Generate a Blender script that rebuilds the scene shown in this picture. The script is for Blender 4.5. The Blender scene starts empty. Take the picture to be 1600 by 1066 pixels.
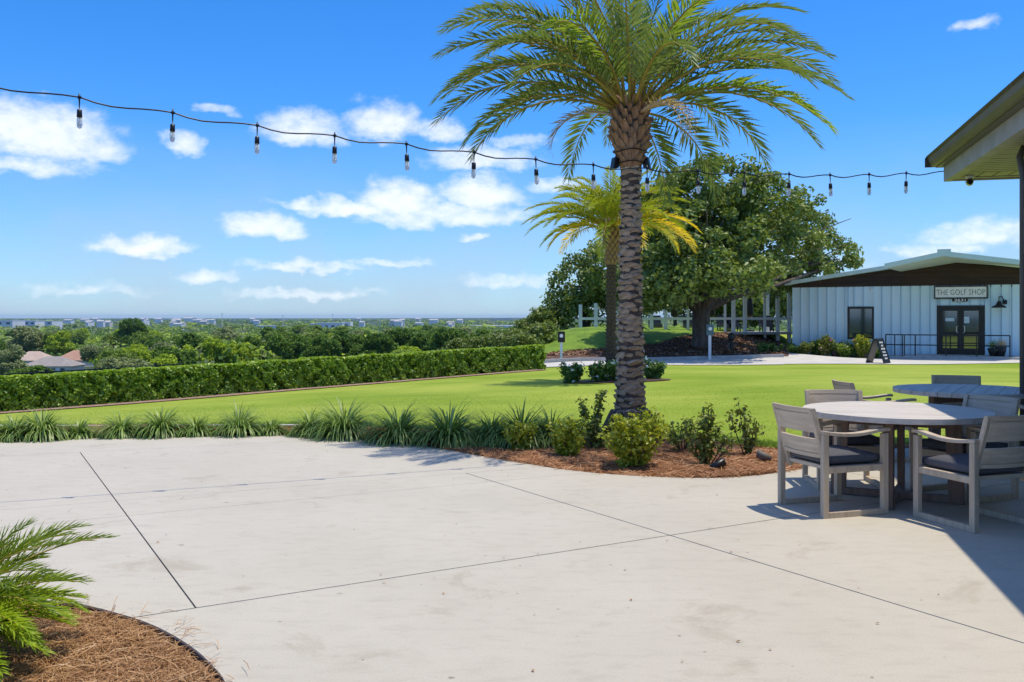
import bpy, bmesh, math, random
import numpy as np
from mathutils import Vector, Matrix, geometry
R = math.radians
random.seed(7); rng = np.random.default_rng(11)
scene = bpy.context.scene
C = scene.collection
# ------------------------------------------------------------------ camera
EYE, FPX, HY = 1.55, 1440.0, 495.0
cam = bpy.data.cameras.new('camera'); cam_o = bpy.data.objects.new('camera', cam); C.objects.link(cam_o)
cam_o.location = (0, 0, EYE); cam_o.rotation_euler = (R(90), 0, 0)
cam.sensor_width = 36; cam.lens = 36 * FPX / 1600; cam.shift_y = -(533 - HY) / 1600
cam.clip_start = .05; cam.clip_end = 40000
scene.camera = cam_o
# ------------------------------------------------------------------ sun, sky, exposure
SUN = Vector((.265, .04, 1.0)).normalized()
sun = bpy.data.lights.new('sun', 'SUN'); sun.energy = 2.9; sun.angle = R(.55); sun.color = (1, .91, .76)
sun_o = bpy.data.objects.new('sun', sun); C.objects.link(sun_o)
sun_o.rotation_euler = SUN.to_track_quat('Z', 'Y').to_euler(); sun_o.location = (0, 0, 30)
vs = scene.view_settings
scene.display_settings.display_device = 'sRGB'
vs.view_transform = 'Standard'; vs.look = 'None'; vs.gamma = 1; vs.exposure = .5; vs.use_curve_mapping = False
world = bpy.data.worlds.new('World'); scene.world = world; world.use_nodes = True

def build_world():
    nt = world.node_tree; N = nt.nodes; L = nt.links; N.clear()
    out = N.new('ShaderNodeOutputWorld'); bg = N.new('ShaderNodeBackground'); bg.inputs[1].default_value = .128
    L.new(bg.outputs[0], out.inputs[0])
    sky = N.new('ShaderNodeTexSky'); sky.sky_type = 'NISHITA'; sky.sun_disc = False
    sky.sun_elevation = math.asin(SUN.z); sky.sun_rotation = math.atan2(SUN.x, SUN.y)
    sky.air_density = 1.0; sky.dust_density = .3; sky.ozone_density = 2.0; sky.altitude = 0
    hs = N.new('ShaderNodeHueSaturation'); hs.inputs['Saturation'].default_value = 1.14; hs.inputs['Value'].default_value = 1.12
    tint = N.new('ShaderNodeMix'); tint.data_type = 'RGBA'; tint.blend_type = 'MULTIPLY'; tint.inputs['Factor'].default_value = 1; tint.inputs['B'].default_value = (.45, .65, .96, 1)
    L.new(sky.outputs[0], tint.inputs['A']); L.new(tint.outputs['Result'], hs.inputs['Color'])
    def m(op, a, b=None, c=None, clamp=False):
        n = N.new('ShaderNodeMath'); n.operation = op; n.use_clamp = clamp
        for i, v in enumerate((a, b, c)):
            if v is None: continue
            if isinstance(v, (int, float)): n.inputs[i].default_value = v
            else: L.new(v, n.inputs[i])
        return n.outputs[0]
    tc = N.new('ShaderNodeTexCoord'); sep = N.new('ShaderNodeSeparateXYZ'); L.new(tc.outputs['Generated'], sep.inputs[0])
    x, y, z = sep.outputs
    az = m('ARCTAN2', x, y)
    hyp = m('SQRT', m('ADD', m('MULTIPLY', x, x), m('MULTIPLY', y, y)))
    el = m('ARCTAN2', z, hyp)
    # the pattern of the clouds in view goes on all round the horizon (mirrored every 70 degrees)
    azm = m('SUBTRACT', m('PINGPONG', m('ADD', az, R(35) + R(280)), R(70)), R(35))
    comb = N.new('ShaderNodeCombineXYZ'); L.new(azm, comb.inputs[0]); L.new(m('MULTIPLY', el, 1.5), comb.inputs[1])
    def noise(scale, detail, rough, seed):
        n = N.new('ShaderNodeTexNoise'); n.noise_dimensions = '3D'
        n.inputs['Scale'].default_value = scale; n.inputs['Detail'].default_value = detail; n.inputs['Roughness'].default_value = rough
        v = N.new('ShaderNodeVectorMath'); v.operation = 'ADD'; v.inputs[1].default_value = (seed, seed * 1.7, seed * .3)
        L.new(comb.outputs[0], v.inputs[0]); L.new(v.outputs[0], n.inputs['Vector'])
        return n
    nd = noise(26, 4, .55, 3.1); ns = N.new('ShaderNodeSeparateColor'); L.new(nd.outputs['Color'], ns.inputs[0])
    a2 = m('ADD', azm, m('MULTIPLY', m('SUBTRACT', ns.outputs[0], .5), .055))
    e2 = m('ADD', el, m('MULTIPLY', m('SUBTRACT', ns.outputs[1], .5), .032))
    blobs = [(55,215,120,58,1),(130,232,60,36,.8),(35,262,110,22,.7),(288,232,30,26,.8),(470,208,72,40,.85),(600,198,66,42,.95),
             (685,208,52,26,.8),(745,252,92,24,.8),(410,360,72,27,1),(225,390,75,20,.95),(620,318,80,40,1.1),(752,306,72,40,1.05),
             (545,330,80,22,1),(470,320,50,14,.8),(700,342,150,26,.8),(320,438,52,14,.7),(480,421,95,11,.6),(610,412,70,9,.5),
             (480,460,120,11,.5),(790,442,80,16,.5),(740,377,24,9,.7),(872,292,42,16,.7),(815,226,50,15,.5),(1535,368,90,28,.7),
             (1465,392,70,16,.6),(1525,42,24,14,.55),(338,173,34,9,.5),(140,455,80,10,.35),(1120,420,200,18,.4)]
    acc = None
    for px, py, w, h, s in blobs:
        t = (px - 800) / FPX; a = math.atan(t); e = math.atan((HY - py) / FPX * math.cos(a))
        w /= FPX; h /= FPX
        p = m('MULTIPLY_ADD', a2, 1 / w, -a / w)
        q = m('MULTIPLY_ADD', e2, 1 / h, -e / h)
        q = m('MAXIMUM', q, m('MULTIPLY', q, -1.7))
        d2 = m('MULTIPLY_ADD', q, q, m('MULTIPLY', p, p))
        v = m('MULTIPLY_ADD', d2, -s, s)
        acc = v if acc is None else m('MAXIMUM', acc, v)
    nf = noise(60, 6, .6, 9.4)
    dens = m('ADD', m('MAXIMUM', acc, -.6), m('MULTIPLY', m('SUBTRACT', nf.outputs[0], .5), 1.25))
    mr = N.new('ShaderNodeMapRange'); mr.interpolation_type = 'SMOOTHSTEP'
    L.new(dens, mr.inputs[0]); mr.inputs[1].default_value = -.28; mr.inputs[2].default_value = 1.15
    mr.inputs[3].default_value = 0; mr.inputs[4].default_value = .88
    # thin veil low over the horizon
    nv = noise(9, 5, .6, 21.0)
    veil = m('MULTIPLY', m('ADD', m('MULTIPLY', m('SUBTRACT', nv.outputs[0], .4), 1.6), .55, clamp=True), m('SUBTRACT', 1, m('MULTIPLY', el, 5.0), clamp=True), clamp=True)
    # unseen cumulus added overhead to whiten the fill light, in flat-layer coordinates
    zc = m('MAXIMUM', z, .05); cv = N.new('ShaderNodeCombineXYZ'); L.new(m('DIVIDE', x, zc), cv.inputs[0]); L.new(m('DIVIDE', y, zc), cv.inputs[1])
    nh = N.new('ShaderNodeTexNoise'); nh.inputs['Scale'].default_value = 1.5; nh.inputs['Detail'].default_value = 6; nh.inputs['Roughness'].default_value = .58; L.new(cv.outputs[0], nh.inputs['Vector'])
    mh = N.new('ShaderNodeMapRange'); mh.interpolation_type = 'SMOOTHSTEP'; L.new(nh.outputs[0], mh.inputs[0]); mh.inputs[1].default_value = .50; mh.inputs[2].default_value = .66
    high = m('MULTIPLY', mh.outputs[0], m('MULTIPLY', m('SUBTRACT', el, R(21), clamp=True), 6, clamp=True))
    fac = m('MAXIMUM', mr.outputs[0], m('MULTIPLY', high, .93))
    mix = N.new('ShaderNodeMix'); mix.data_type = 'RGBA'
    L.new(fac, mix.inputs['Factor']); 
    vm = N.new('ShaderNodeMix'); vm.data_type = 'RGBA'; L.new(m('MULTIPLY', veil, .75), vm.inputs['Factor']); L.new(hs.outputs[0], vm.inputs['A']); vm.inputs['B'].default_value = (2.75, 3.4, 4.3, 1)
    L.new(vm.outputs['Result'], mix.inputs['A'])
    mix.inputs['B'].default_value = (6.0, 6.2, 6.5, 1)
    L.new(mix.outputs['Result'], bg.inputs[0])
build_world()

# ------------------------------------------------------------------ pixel helpers
def gp(px, py, z=0.0):                      # pixel on the level z
    d = FPX * (EYE - z) / (py - HY); return Vector(((px - 800) / FPX * d, d, z))
def dp(px, py, d):                          # pixel at a depth
    return Vector(((px - 800) / FPX * d, d, EYE + (HY - py) / FPX * d))

# ------------------------------------------------------------------ object helpers
def tag(o, label=None, cat=None, group=None, kind=None):
    if label: o['label'] = label
    if cat: o['category'] = cat
    if group: o['group'] = group
    if kind: o['kind'] = kind
    return o
def ob(name, data, mat=None, parent=None):
    o = bpy.data.objects.new(name, data); C.objects.link(o)
    if mat is not None and data is not None and not data.materials: data.materials.append(mat)
    if parent is not None: o.parent = parent
    return o
def thing(name, label, cat, loc=(0, 0, 0), rz=0, group=None):
    o = ob(name, None); o.location = loc; o.rotation_euler = (0, 0, rz); o.empty_display_size = .1
    return tag(o, label, cat, group)
def fast_mesh(name, v, f, smooth=False):    # v (n,3), f (m,k)
    v = np.asarray(v, np.float32); f = np.asarray(f, np.int32); k = f.shape[1]
    me = bpy.data.meshes.new(name)
    me.vertices.add(len(v)); me.vertices.foreach_set('co', v.ravel())
    me.loops.add(f.size); me.loops.foreach_set('vertex_index', f.ravel())
    me.polygons.add(len(f)); me.polygons.foreach_set('loop_start', np.arange(0, f.size, k, dtype=np.int32))
    if smooth: me.polygons.foreach_set('use_smooth', np.ones(len(f), bool))
    me.update(calc_edges=True); return me
class MB:
    def __init__(s): s.v = []; s.f = []
    def add(s, vs_, fs):
        n = len(s.v); s.v += [tuple(p) for p in vs_]; s.f += [tuple(i + n for i in f) for f in fs]; return s
    def hexa(s, p): return s.add(p, [(0,3,2,1),(4,5,6,7),(0,1,5,4),(1,2,6,5),(2,3,7,6),(3,0,4,7)])
    def box(s, x0, x1, y0, y1, z0, z1, M=None):
        p = [(x0,y0,z0),(x1,y0,z0),(x1,y1,z0),(x0,y1,z0),(x0,y0,z1),(x1,y0,z1),(x1,y1,z1),(x0,y1,z1)]
        if M is not None: p = [M @ Vector(q) for q in p]
        return s.hexa(p)
    def bar(s, p, q, w, h, up=(0, 0, 1)):
        p = Vector(p); q = Vector(q); d = (q - p).normalized(); up = Vector(up)
        a = d.cross(up)
        if a.length < 1e-4: a = d.cross(Vector((0, 1, 0)))
        a.normalize(); b = a.cross(d).normalized(); a = a * w / 2; b = b * h / 2
        return s.hexa([p-a-b, p+a-b, q+a-b, q-a-b, p-a+b, p+a+b, q+a+b, q-a+b])
    def tube(s, pts, rads, n=8):
        pts = [Vector(p) for p in pts]
        if not hasattr(rads, '__len__'): rads = [rads] * len(pts)
        vs_, fs = [], []; ref = None
        for i, p in enumerate(pts):
            t = (pts[min(i+1, len(pts)-1)] - pts[max(i-1, 0)]).normalized()
            if ref is None: ref = Vector((1, 0, 0)) if abs(t.x) < .8 else Vector((0, 1, 0))
            a = (ref - t * ref.dot(t)).normalized(); b = t.cross(a); ref = a
            for k in range(n):
                an = 2 * math.pi * k / n; vs_.append(p + (a * math.cos(an) + b * math.sin(an)) * rads[i])
        for i in range(len(pts) - 1):
            for k in range(n):
                k2 = (k + 1) % n; fs.append((i*n+k, i*n+k2, (i+1)*n+k2, (i+1)*n+k))
        fs.append(tuple(range(n))[::-1]); fs.append(tuple((len(pts)-1)*n + k for k in range(n)))
        return s.add(vs_, fs)
    def lathe(s, prof, n=16, c=(0, 0, 0)):
        vs_, fs = [], []; m_ = len(prof)
        for r, z in prof:
            for k in range(n):
                an = 2*math.pi*k/n; vs_.append((c[0]+r*math.cos(an), c[1]+r*math.sin(an), c[2]+z))
        for i in range(m_-1):
            for k in range(n):
                k2 = (k+1) % n; fs.append((i*n+k, i*n+k2, (i+1)*n+k2, (i+1)*n+k))
        fs.append(tuple(range(n))[::-1]); fs.append(tuple((m_-1)*n+k for k in range(n)))
        return s.add(vs_, fs)
    def prism(s, poly, z0, z1):
        n = len(poly)
        return s.add([(p[0], p[1], z0) for p in poly] + [(p[0], p[1], z1) for p in poly],
                     [tuple(range(n))[::-1], tuple(range(n, 2*n))] + [(i, (i+1) % n, n+(i+1) % n, n+i) for i in range(n)])
    def mesh(s, name, smooth=False, fix=True):
        me = bpy.data.meshes.new(name); me.from_pydata(s.v, [], s.f)
        if fix:
            bm = bmesh.new(); bm.from_mesh(me); bmesh.ops.recalc_face_normals(bm, faces=bm.faces); bm.to_mesh(me); bm.free()
        if smooth: me.polygons.foreach_set('use_smooth', np.ones(len(me.polygons), bool))
        me.update(); return me
    def build(s, name, mat, parent=None, smooth=False, bevel=0):
        o = ob(name, s.mesh(name, smooth), mat, parent)
        if bevel:
            b = o.modifiers.new('bevel', 'BEVEL'); b.width = bevel; b.segments = 2; b.limit_method = 'ANGLE'
        return o

# ------------------------------------------------------------------ materials
def newmat(name):
    m = bpy.data.materials.new(name); m.use_nodes = True; nt = m.node_tree
    b = nt.nodes['Principled BSDF']; return m, nt, b
def ramp(nt, fac, stops):
    r = nt.nodes.new('ShaderNodeValToRGB'); e = r.color_ramp.elements
    while len(e) < len(stops): e.new(.5)
    for el, (p, c) in zip(e, stops): el.position = p; el.color = (*c, 1)
    nt.links.new(fac, r.inputs[0]); return r.outputs[0]
def noise_n(nt, scale, detail=4, rough=.55, coord='Object', stretch=None, dist=0):
    tc = nt.nodes.new('ShaderNodeTexCoord'); n = nt.nodes.new('ShaderNodeTexNoise')
    n.inputs['Scale'].default_value = scale; n.inputs['Detail'].default_value = detail; n.inputs['Roughness'].default_value = rough
    n.inputs['Distortion'].default_value = dist
    if stretch:
        mp = nt.nodes.new('ShaderNodeMapping'); mp.inputs['Scale'].default_value = stretch
        nt.links.new(tc.outputs[coord], mp.inputs[0]); nt.links.new(mp.outputs[0], n.inputs['Vector'])
    else: nt.links.new(tc.outputs[coord], n.inputs['Vector'])
    return n.outputs[0]
def mixc(nt, f, a, b, blend='MIX'):
    n = nt.nodes.new('ShaderNodeMix'); n.data_type = 'RGBA'; n.blend_type = blend
    for k, v in (('Factor', f), ('A', a), ('B', b)):
        if isinstance(v, (int, float)): n.inputs[k].default_value = v
        elif isinstance(v, tuple): n.inputs[k].default_value = (*v, 1)
        else: nt.links.new(v, n.inputs[k])
    return n.outputs['Result']
def bump(nt, b, h, strength=.3, dist=.01):
    n = nt.nodes.new('ShaderNodeBump'); n.inputs['Strength'].default_value = strength; n.inputs['Distance'].default_value = dist
    nt.links.new(h, n.inputs['Height']); nt.links.new(n.outputs[0], b.inputs['Normal'])
def surf(name, c1, c2, scale=3, rough=.7, detail=5, stretch=None, bmp=0, bscale=None, spec=.4, metal=0, fine=0, fscale=60, lo=.3, hi=.7):
    m, nt, b = newmat(name)
    n = noise_n(nt, scale, detail, .6, stretch=stretch)
    col = ramp(nt, n, [(lo, c1), (hi, c2)])
    if fine:
        n2 = noise_n(nt, fscale, 3, .6, stretch=stretch)
        col = mixc(nt, fine, col, ramp(nt, n2, [(.3, (.35,)*3), (.7, (1.0,)*3)]), 'MULTIPLY')
    nt.links.new(col, b.inputs['Base Color'])
    b.inputs['Roughness'].default_value = rough; b.inputs['Specular IOR Level'].default_value = spec; b.inputs['Metallic'].default_value = metal
    if bmp: bump(nt, b, noise_n(nt, bscale or scale * 8, 4, .6, stretch=stretch), bmp)
    return m
def foliage(name, c1, c2, c3=None, trans=.35, gloss=.03, rough=.45, cl=.8):
    m = bpy.data.materials.new(name); m.use_nodes = True; nt = m.node_tree; N = nt.nodes; L = nt.links; N.clear()
    out = N.new('ShaderNodeOutputMaterial'); g = N.new('ShaderNodeNewGeometry')
    k_ = 1.58; c1, c2 = tuple(k_*x for x in c1), tuple(k_*x for x in c2); c3 = c3 and tuple(k_*x for x in c3)
    st = [(0, c1), (1, c2)] if c3 is None else [(0, c1), (.6, c2), (1, c3)]
    col = ramp(nt, g.outputs['Random Per Island'], st)
    n = noise_n(nt, cl, 2, .5)
    col = mixc(nt, .35, col, ramp(nt, n, [(.3, tuple(.75 * x for x in c1)), (.7, c2)]))
    d = N.new('ShaderNodeBsdfDiffuse'); t = N.new('ShaderNodeBsdfTranslucent'); gl = N.new('ShaderNodeBsdfGlossy')
    gloss = min(gloss, .035); rough = max(rough, .45)
    gl.inputs['Roughness'].default_value = rough; gl.inputs['Color'].default_value = (1, 1, 1, 1)
    L.new(col, d.inputs[0])
    L.new(mixc(nt, .5, col, (c2[0]*1.5, c2[1]*1.35, c2[2]*.6)), t.inputs[0])
    m1 = N.new('ShaderNodeMixShader'); m1.inputs[0].default_value = trans; L.new(d.outputs[0], m1.inputs[1]); L.new(t.outputs[0], m1.inputs[2])
    m2 = N.new('ShaderNodeMixShader'); m2.inputs[0].default_value = gloss; L.new(m1.outputs[0], m2.inputs[1]); L.new(gl.outputs[0], m2.inputs[2])
    L.new(m2.outputs[0], out.inputs[0]); return m
def plain(name, c, rough=.5, metal=0, spec=.5): return surf(name, tuple(x*.9 for x in c), tuple(min(1, x*1.1) for x in c), 6, rough, metal=metal, spec=spec)
def mat_concrete():
    m, nt, b = newmat('concrete')
    big = noise_n(nt, .55, 5, .6); mid = noise_n(nt, 5, 5, .65, stretch=(1, 2.2, 1)); fine = noise_n(nt, 90, 3, .6)
    col = ramp(nt, big, [(.3, (.495, .455, .365)), (.7, (.56, .515, .42))])
    col = mixc(nt, .5, col, ramp(nt, mid, [(.3, (.80, .79, .78)), (.5, (.97, .97, .97)), (.75, (1, 1, 1))]), 'MULTIPLY')
    col = mixc(nt, .35, col, ramp(nt, fine, [(.3, (.72, .72, .72)), (.6, (1, 1, 1))]), 'MULTIPLY')
    # scattered dark specks, old stains
    spk = noise_n(nt, 14, 2, .5); col = mixc(nt, 1, col, ramp(nt, spk, [(.235, (.6, .58, .55)), (.27, (1, 1, 1))]), 'MULTIPLY')
    st = noise_n(nt, 1.6, 6, .7, dist=.6); col = mixc(nt, .7, col, ramp(nt, st, [(.30, (.78, .745, .70)), (.42, (1, 1, 1))]), 'MULTIPLY')
    nt.links.new(col, b.inputs['Base Color']); b.inputs['Roughness'].default_value = .82; b.inputs['Specular IOR Level'].default_value = .25
    bump(nt, b, noise_n(nt, 120, 4, .7, stretch=(1, 2.5, 1)), .25, .003); return m
def mat_lawn():
    m, nt, b = newmat('lawn')
    big = noise_n(nt, .16, 4, .55); mid = noise_n(nt, .8, 6, .68, stretch=(.35, 1.2, 1)); fine = noise_n(nt, 45, 4, .75)
    col = ramp(nt, big, [(.32, (.21, .315, .022)), (.68, (.43, .475, .085))])
    col = mixc(nt, .55, col, ramp(nt, mid, [(.28, (.55, .70, .38)), (.5, (.9, .94, .8)), (.7, (1.14, 1.08, 1.15))]), 'MULTIPLY')
    col = mixc(nt, .6, col, ramp(nt, fine, [(.3, (.55, .6, .5)), (.65, (1.1, 1.1, 1.05))]), 'MULTIPLY')
    nt.links.new(col, b.inputs['Base Color']); b.inputs['Roughness'].default_value = .9; b.inputs['Specular IOR Level'].default_value = .12
    bump(nt, b, noise_n(nt, 70, 4, .8), .6, .02); return m
def mat_wood(name, c1, c2, ax, sc=1.0):
    m, nt, b = newmat(name); s = [26*sc]*3; s[ax] = 1.6*sc
    n = noise_n(nt, 1, 6, .65, stretch=tuple(s)); n2 = noise_n(nt, 2.2, 3, .5)
    col = ramp(nt, n, [(.25, c1), (.75, c2)])
    col = mixc(nt, .5, col, ramp(nt, n2, [(.3, (.78, .77, .76)), (.7, (1.05, 1.04, 1.02))]), 'MULTIPLY')
    nt.links.new(col, b.inputs['Base Color']); b.inputs['Roughness'].default_value = .68; b.inputs['Specular IOR Level'].default_value = .3
    bump(nt, b, n, .25, .004); return m
M = {}
M['concrete'] = mat_concrete(); M['lawn'] = mat_lawn()
M['concrete2'] = surf('pale_paving', (.5, .47, .42), (.62, .59, .53), 2, .85, bmp=.2)
M['joint'] = surf('joint_filler', (.07, .065, .06), (.12, .11, .10), 8, .95)
M['straw'] = surf('pine_straw_litter', (.15, .07, .03), (.36, .20, .095), 14, .95, 7, bmp=.8, bscale=60, fine=.5, fscale=50)
M['needle'] = foliage('pine_needle', (.13, .06, .022), (.30, .165, .07), (.44, .29, .14), .1, .03)
M['needle_red'] = foliage('bed_needle', (.15, .065, .028), (.32, .16, .075), (.46, .28, .15), .1, .03)
M['chips'] = surf('wood_chips', (.24, .13, .09), (.52, .36, .27), 9, .95, 7, bmp=.8, bscale=30, fine=.5, fscale=14)
M['leaf_litter'] = surf('leaf_litter', (.05, .028, .018), (.24, .13, .08), 2.5, .95, 8, bmp=.8, bscale=14, fine=.5, fscale=7)
M['bank_grass'] = surf('bank_grass', (.10, .20, .015), (.25, .38, .03), 1.4, .95, 6, bmp=.6, bscale=20, fine=.5, fscale=12)
M['ground'] = surf('far_ground', (.035, .06, .02), (.09, .13, .045), .02, .95, 8, fine=.5, fscale=.12)
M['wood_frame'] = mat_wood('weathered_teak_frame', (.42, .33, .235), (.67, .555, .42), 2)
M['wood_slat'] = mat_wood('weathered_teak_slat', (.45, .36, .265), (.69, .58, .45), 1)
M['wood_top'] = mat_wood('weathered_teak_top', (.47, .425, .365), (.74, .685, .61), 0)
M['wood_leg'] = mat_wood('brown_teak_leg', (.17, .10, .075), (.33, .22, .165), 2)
M['cushion'] = surf('charcoal_cushion', (.085, .086, .10), (.125, .127, .145), 160, .95, 3, bmp=.3, bscale=400, spec=.2)
M['siding'] = surf('pale_blue_siding', (.62, .79, .865), (.68, .84, .905), 1.2, .45, stretch=(1, 1, .25), spec=.4)
M['roof_trim'] = surf('pale_aqua_trim', (.56, .70, .66), (.66, .78, .74), 2, .4)
M['canopy_soffit'] = surf('pale_green_soffit', (.52, .62, .53), (.6, .69, .6), 2, .5)
M['plank_dark'] = mat_wood('dark_stained_plank', (.022, .014, .010), (.08, .048, .034), 0, .25)
M['black_metal'] = plain('black_metal', (.018, .018, .02), .38, .3)
M['bronze_frame'] = plain('dark_bronze_frame', (.020, .019, .020), .4, .3)
M['white_paint'] = surf('white_paint', (.70, .71, .72), (.80, .80, .80), 3, .55)
M['sign_white'] = plain('sign_white', (.88, .87, .85), .6)
M['sign_text'] = plain('sign_text', (.05, .05, .05), .6)
M['steel'] = plain('brushed_steel', (.6, .6, .6), .3, .9)
M['gutter'] = surf('bronze_gutter', (.085, .07, .05), (.125, .10, .075), 3, .38, spec=.5, stretch=(.2, 1, 1))
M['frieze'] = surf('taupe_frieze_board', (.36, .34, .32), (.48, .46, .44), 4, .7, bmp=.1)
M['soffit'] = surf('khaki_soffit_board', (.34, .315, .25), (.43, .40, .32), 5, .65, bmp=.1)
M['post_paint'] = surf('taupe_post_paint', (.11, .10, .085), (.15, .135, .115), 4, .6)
M['shingle'] = surf('roof_shingle', (.08, .075, .07), (.15, .14, .13), 6, .9, bmp=.4)
M['bark_oak'] = surf('oak_bark', (.05, .038, .03), (.15, .12, .10), 3, .95, 7, stretch=(3, 3, .6), bmp=1, bscale=9)
M['bark_palm'] = surf('palm_fibre', (.06, .038, .025), (.17, .12, .085), 16, .95, 6, bmp=.9, bscale=40, stretch=(1, 1, .35))
M['scar'] = surf('palm_leaf_scar', (.36, .235, .15), (.74, .56, .39), 14, .9, 6, stretch=(1, 1, 2), bmp=.6, bscale=60, fine=.4, fscale=40)
M['boot'] = surf('palm_leaf_base', (.20, .10, .045), (.56, .34, .19), 14, .9, 6, stretch=(1, 1, .3), bmp=.6, bscale=60, fine=.4, fscale=40)
M['palm_leaf'] = foliage('palm_leaflet', (.065, .11, .03), (.14, .20, .055), (.25, .30, .09), .32, .10, .35, .6)
M['palm_new'] = foliage('young_palm_leaflet', (.15, .24, .03), (.24, .33, .04), None, .4, .08)
M['palm_yellow'] = foliage('yellowing_palm_leaflet', (.11, .16, .018), (.22, .27, .025), (.38, .36, .03), .4, .07, .4, 1.2)
M['palm_gold'] = foliage('golden_palm_leaflet', (.36, .30, .02), (.62, .47, .03), None, .4, .07)
M['palm_dry'] = foliage('dry_palm_leaflet', (.32, .24, .15), (.5, .42, .3), None, .25, .04)
M['petiole'] = surf('palm_midrib', (.28, .24, .05), (.52, .36, .06), 3, .5)
M['cycad'] = foliage('cycad_leaflet', (.045, .085, .010), (.11, .18, .016), (.27, .34, .03), .35, .10, .3, 3)
M['cycad_new'] = foliage('young_cycad_leaflet', (.11, .18, .012), (.22, .32, .02), (.34, .42, .03), .38, .03)
M['liriope'] = foliage('liriope_blade', (.06, .11, .02), (.14, .22, .045), (.34, .40, .14), .3, .10, .35, 2)
M['shrub_y'] = foliage('yellow_green_shrub_leaf', (.12, .17, .014), (.27, .31, .022), (.40, .38, .035), .35, .09)
M['shrub_g'] = foliage('dull_green_shrub_leaf', (.06, .10, .016), (.15, .19, .03), (.25, .22, .055), .3, .08)
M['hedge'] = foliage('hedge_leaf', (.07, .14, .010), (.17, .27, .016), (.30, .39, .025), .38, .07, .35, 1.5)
M['hedge_core'] = surf('hedge_shade_core', (.010, .022, .005), (.025, .05, .008), 6, .95)  # near-black core colour stands in for shade between the leaves
M['flower_white'] = foliage('pale_flower', (.6, .6, .68), (.8, .8, .85), None, .3, .02)
M['flower_purple'] = foliage('purple_flower', (.20, .05, .22), (.42, .12, .36), (.5, .28, .40), .3, .02)
M['isl_leaf'] = foliage('island_shrub_leaf', (.035, .085, .016), (.09, .17, .03), None, .3, .09)
M['grass_tuft'] = foliage('tuft_blade', (.10, .17, .02), (.22, .30, .04), None, .35, .05)
M['oak_leaf'] = foliage('oak_leaf', (.06, .10, .02), (.14, .19, .037), (.26, .31, .075), .32, .045, .45, .35)
M['stem'] = surf('shrub_stem', (.07, .045, .03), (.14, .10, .07), 10, .9)
_f0 = foliage
def foliage(name, c1, c2, c3, *a): return _f0(name, *[tuple(1.22*x for x in c) for c in (c1, c2, c3)], *a)
WOOD = [foliage('wood_leaf_dark', (.032, .07, .012), (.075, .135, .02), (.13, .195, .03), .28, .012, .6, .15),
        foliage('wood_leaf_mid', (.065, .11, .022), (.135, .195, .037), (.20, .26, .05), .28, .012, .6, .15),
        foliage('wood_leaf_bright', (.11, .17, .015), (.22, .29, .022), (.32, .38, .035), .3, .012, .6, .15),
        foliage('wood_leaf_grey', (.10, .13, .055), (.17, .20, .085), (.24, .27, .12), .25, .012, .6, .15)]
foliage = _f0
def mat_glass_dark(name, c, rough=.04):
    m, nt, b = newmat(name); b.inputs['Base Color'].default_value = (*c, 1); b.inputs['Roughness'].default_value = rough
    b.inputs['Specular IOR Level'].default_value = .9; b.inputs['IOR'].default_value = 1.9; return m
M['glass'] = mat_glass_dark('window_glass', (.012, .035, .04))
def mat_bulb():
    m, nt, b = newmat('bulb_glass'); b.inputs['Base Color'].default_value = (.93, .92, .88, 1); b.inputs['Roughness'].default_value = .12
    b.inputs['Transmission Weight'].default_value = .55; b.inputs['IOR'].default_value = 1.2; return m
M['bulb'] = mat_bulb()
M['tile_pink'] = surf('pale_pink_roof', (.42, .31, .24), (.52, .40, .31), .4, .9)
M['tile_orange'] = surf('terracotta_roof', (.38, .21, .14), (.48, .28, .19), .4, .9)
M['tile_grey'] = surf('grey_brown_roof', (.26, .23, .20), (.34, .30, .27), .4, .9)
M['stucco'] = surf('cream_stucco', (.58, .53, .45), (.68, .63, .55), .5, .9)
M['far_white'] = surf('far_white_wall', (.66, .66, .65), (.78, .78, .77), .05, .9)
M['far_roof'] = surf('far_grey_roof', (.35, .35, .36), (.5, .5, .5), .05, .9)
M['far_dark'] = plain('far_dark_opening', (.06, .07, .08), .4)
M['paper'] = plain('paper_notice', (.62, .72, .74), .8)

# ------------------------------------------------------------------ terrain
HA, HB = Vector((-11.7, 21.0)), Vector((.86, 31.0))           # hedge axis
cp = []
def c_(v): cp.append(tuple(v))
for px, py in ((-250, 669), (0, 668), (400, 667), (700, 674), (1040, 685), (1250, 704), (1600, 698)): c_(gp(px, py, 0))
for p in ((-9, 2, 0), (0, 2, 0), (9, 2, 0), (0, 8, 0), (6, 8, 0), (-6, 8, 0), (13, 9, 0), (20, 3, 0), (0, -8, 0), (-14, 6, -.1)): c_(p)
for t in (-.25, 0, .35, .7, 1): p = HA.lerp(HB, t); c_((p.x, p.y, -.62 + .40 * t))
c_((2.4, 23.3, -.06)); c_((4.8, 34.4, -.26)); c_((9.5, 34.6, -.28)); c_((15.2, 36.6, -.30)); c_((20, 40.8, -.24)); c_((13.4, 44.5, -.25)); c_((27, 36, -.25))
c_((7.0, 19.5, .10)); c_((12, 20, .10)); c_((6, 26, -.04)); c_((14, 28, -.10)); c_((24, 26, -.1)); c_((-3, 18, -.16)); c_((-7, 17, -.3))
c_((1.6, 39.2, -.18)); c_((5.2, 39.2, -.2)); c_((9, 38.6, -.2)); c_((12.6, 40, -.1))
c_((1.3, 44, .25)); c_((3.2, 46, .92)); c_((6.2, 47, .86)); c_((8.45, 41, .20)); c_((10.5, 46, .62)); c_((13, 49, .7)); c_((4, 52, .9)); c_((10, 55, .8)); c_((20, 56, .4))
for p in ((-3, 38, -.8), (-4, 44, -1.0), (-5, 52, -1.0), (-10, 36, -1.0), (-18, 28, -1.0), (-1.2, 46, -.5)): c_(p)
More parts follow.
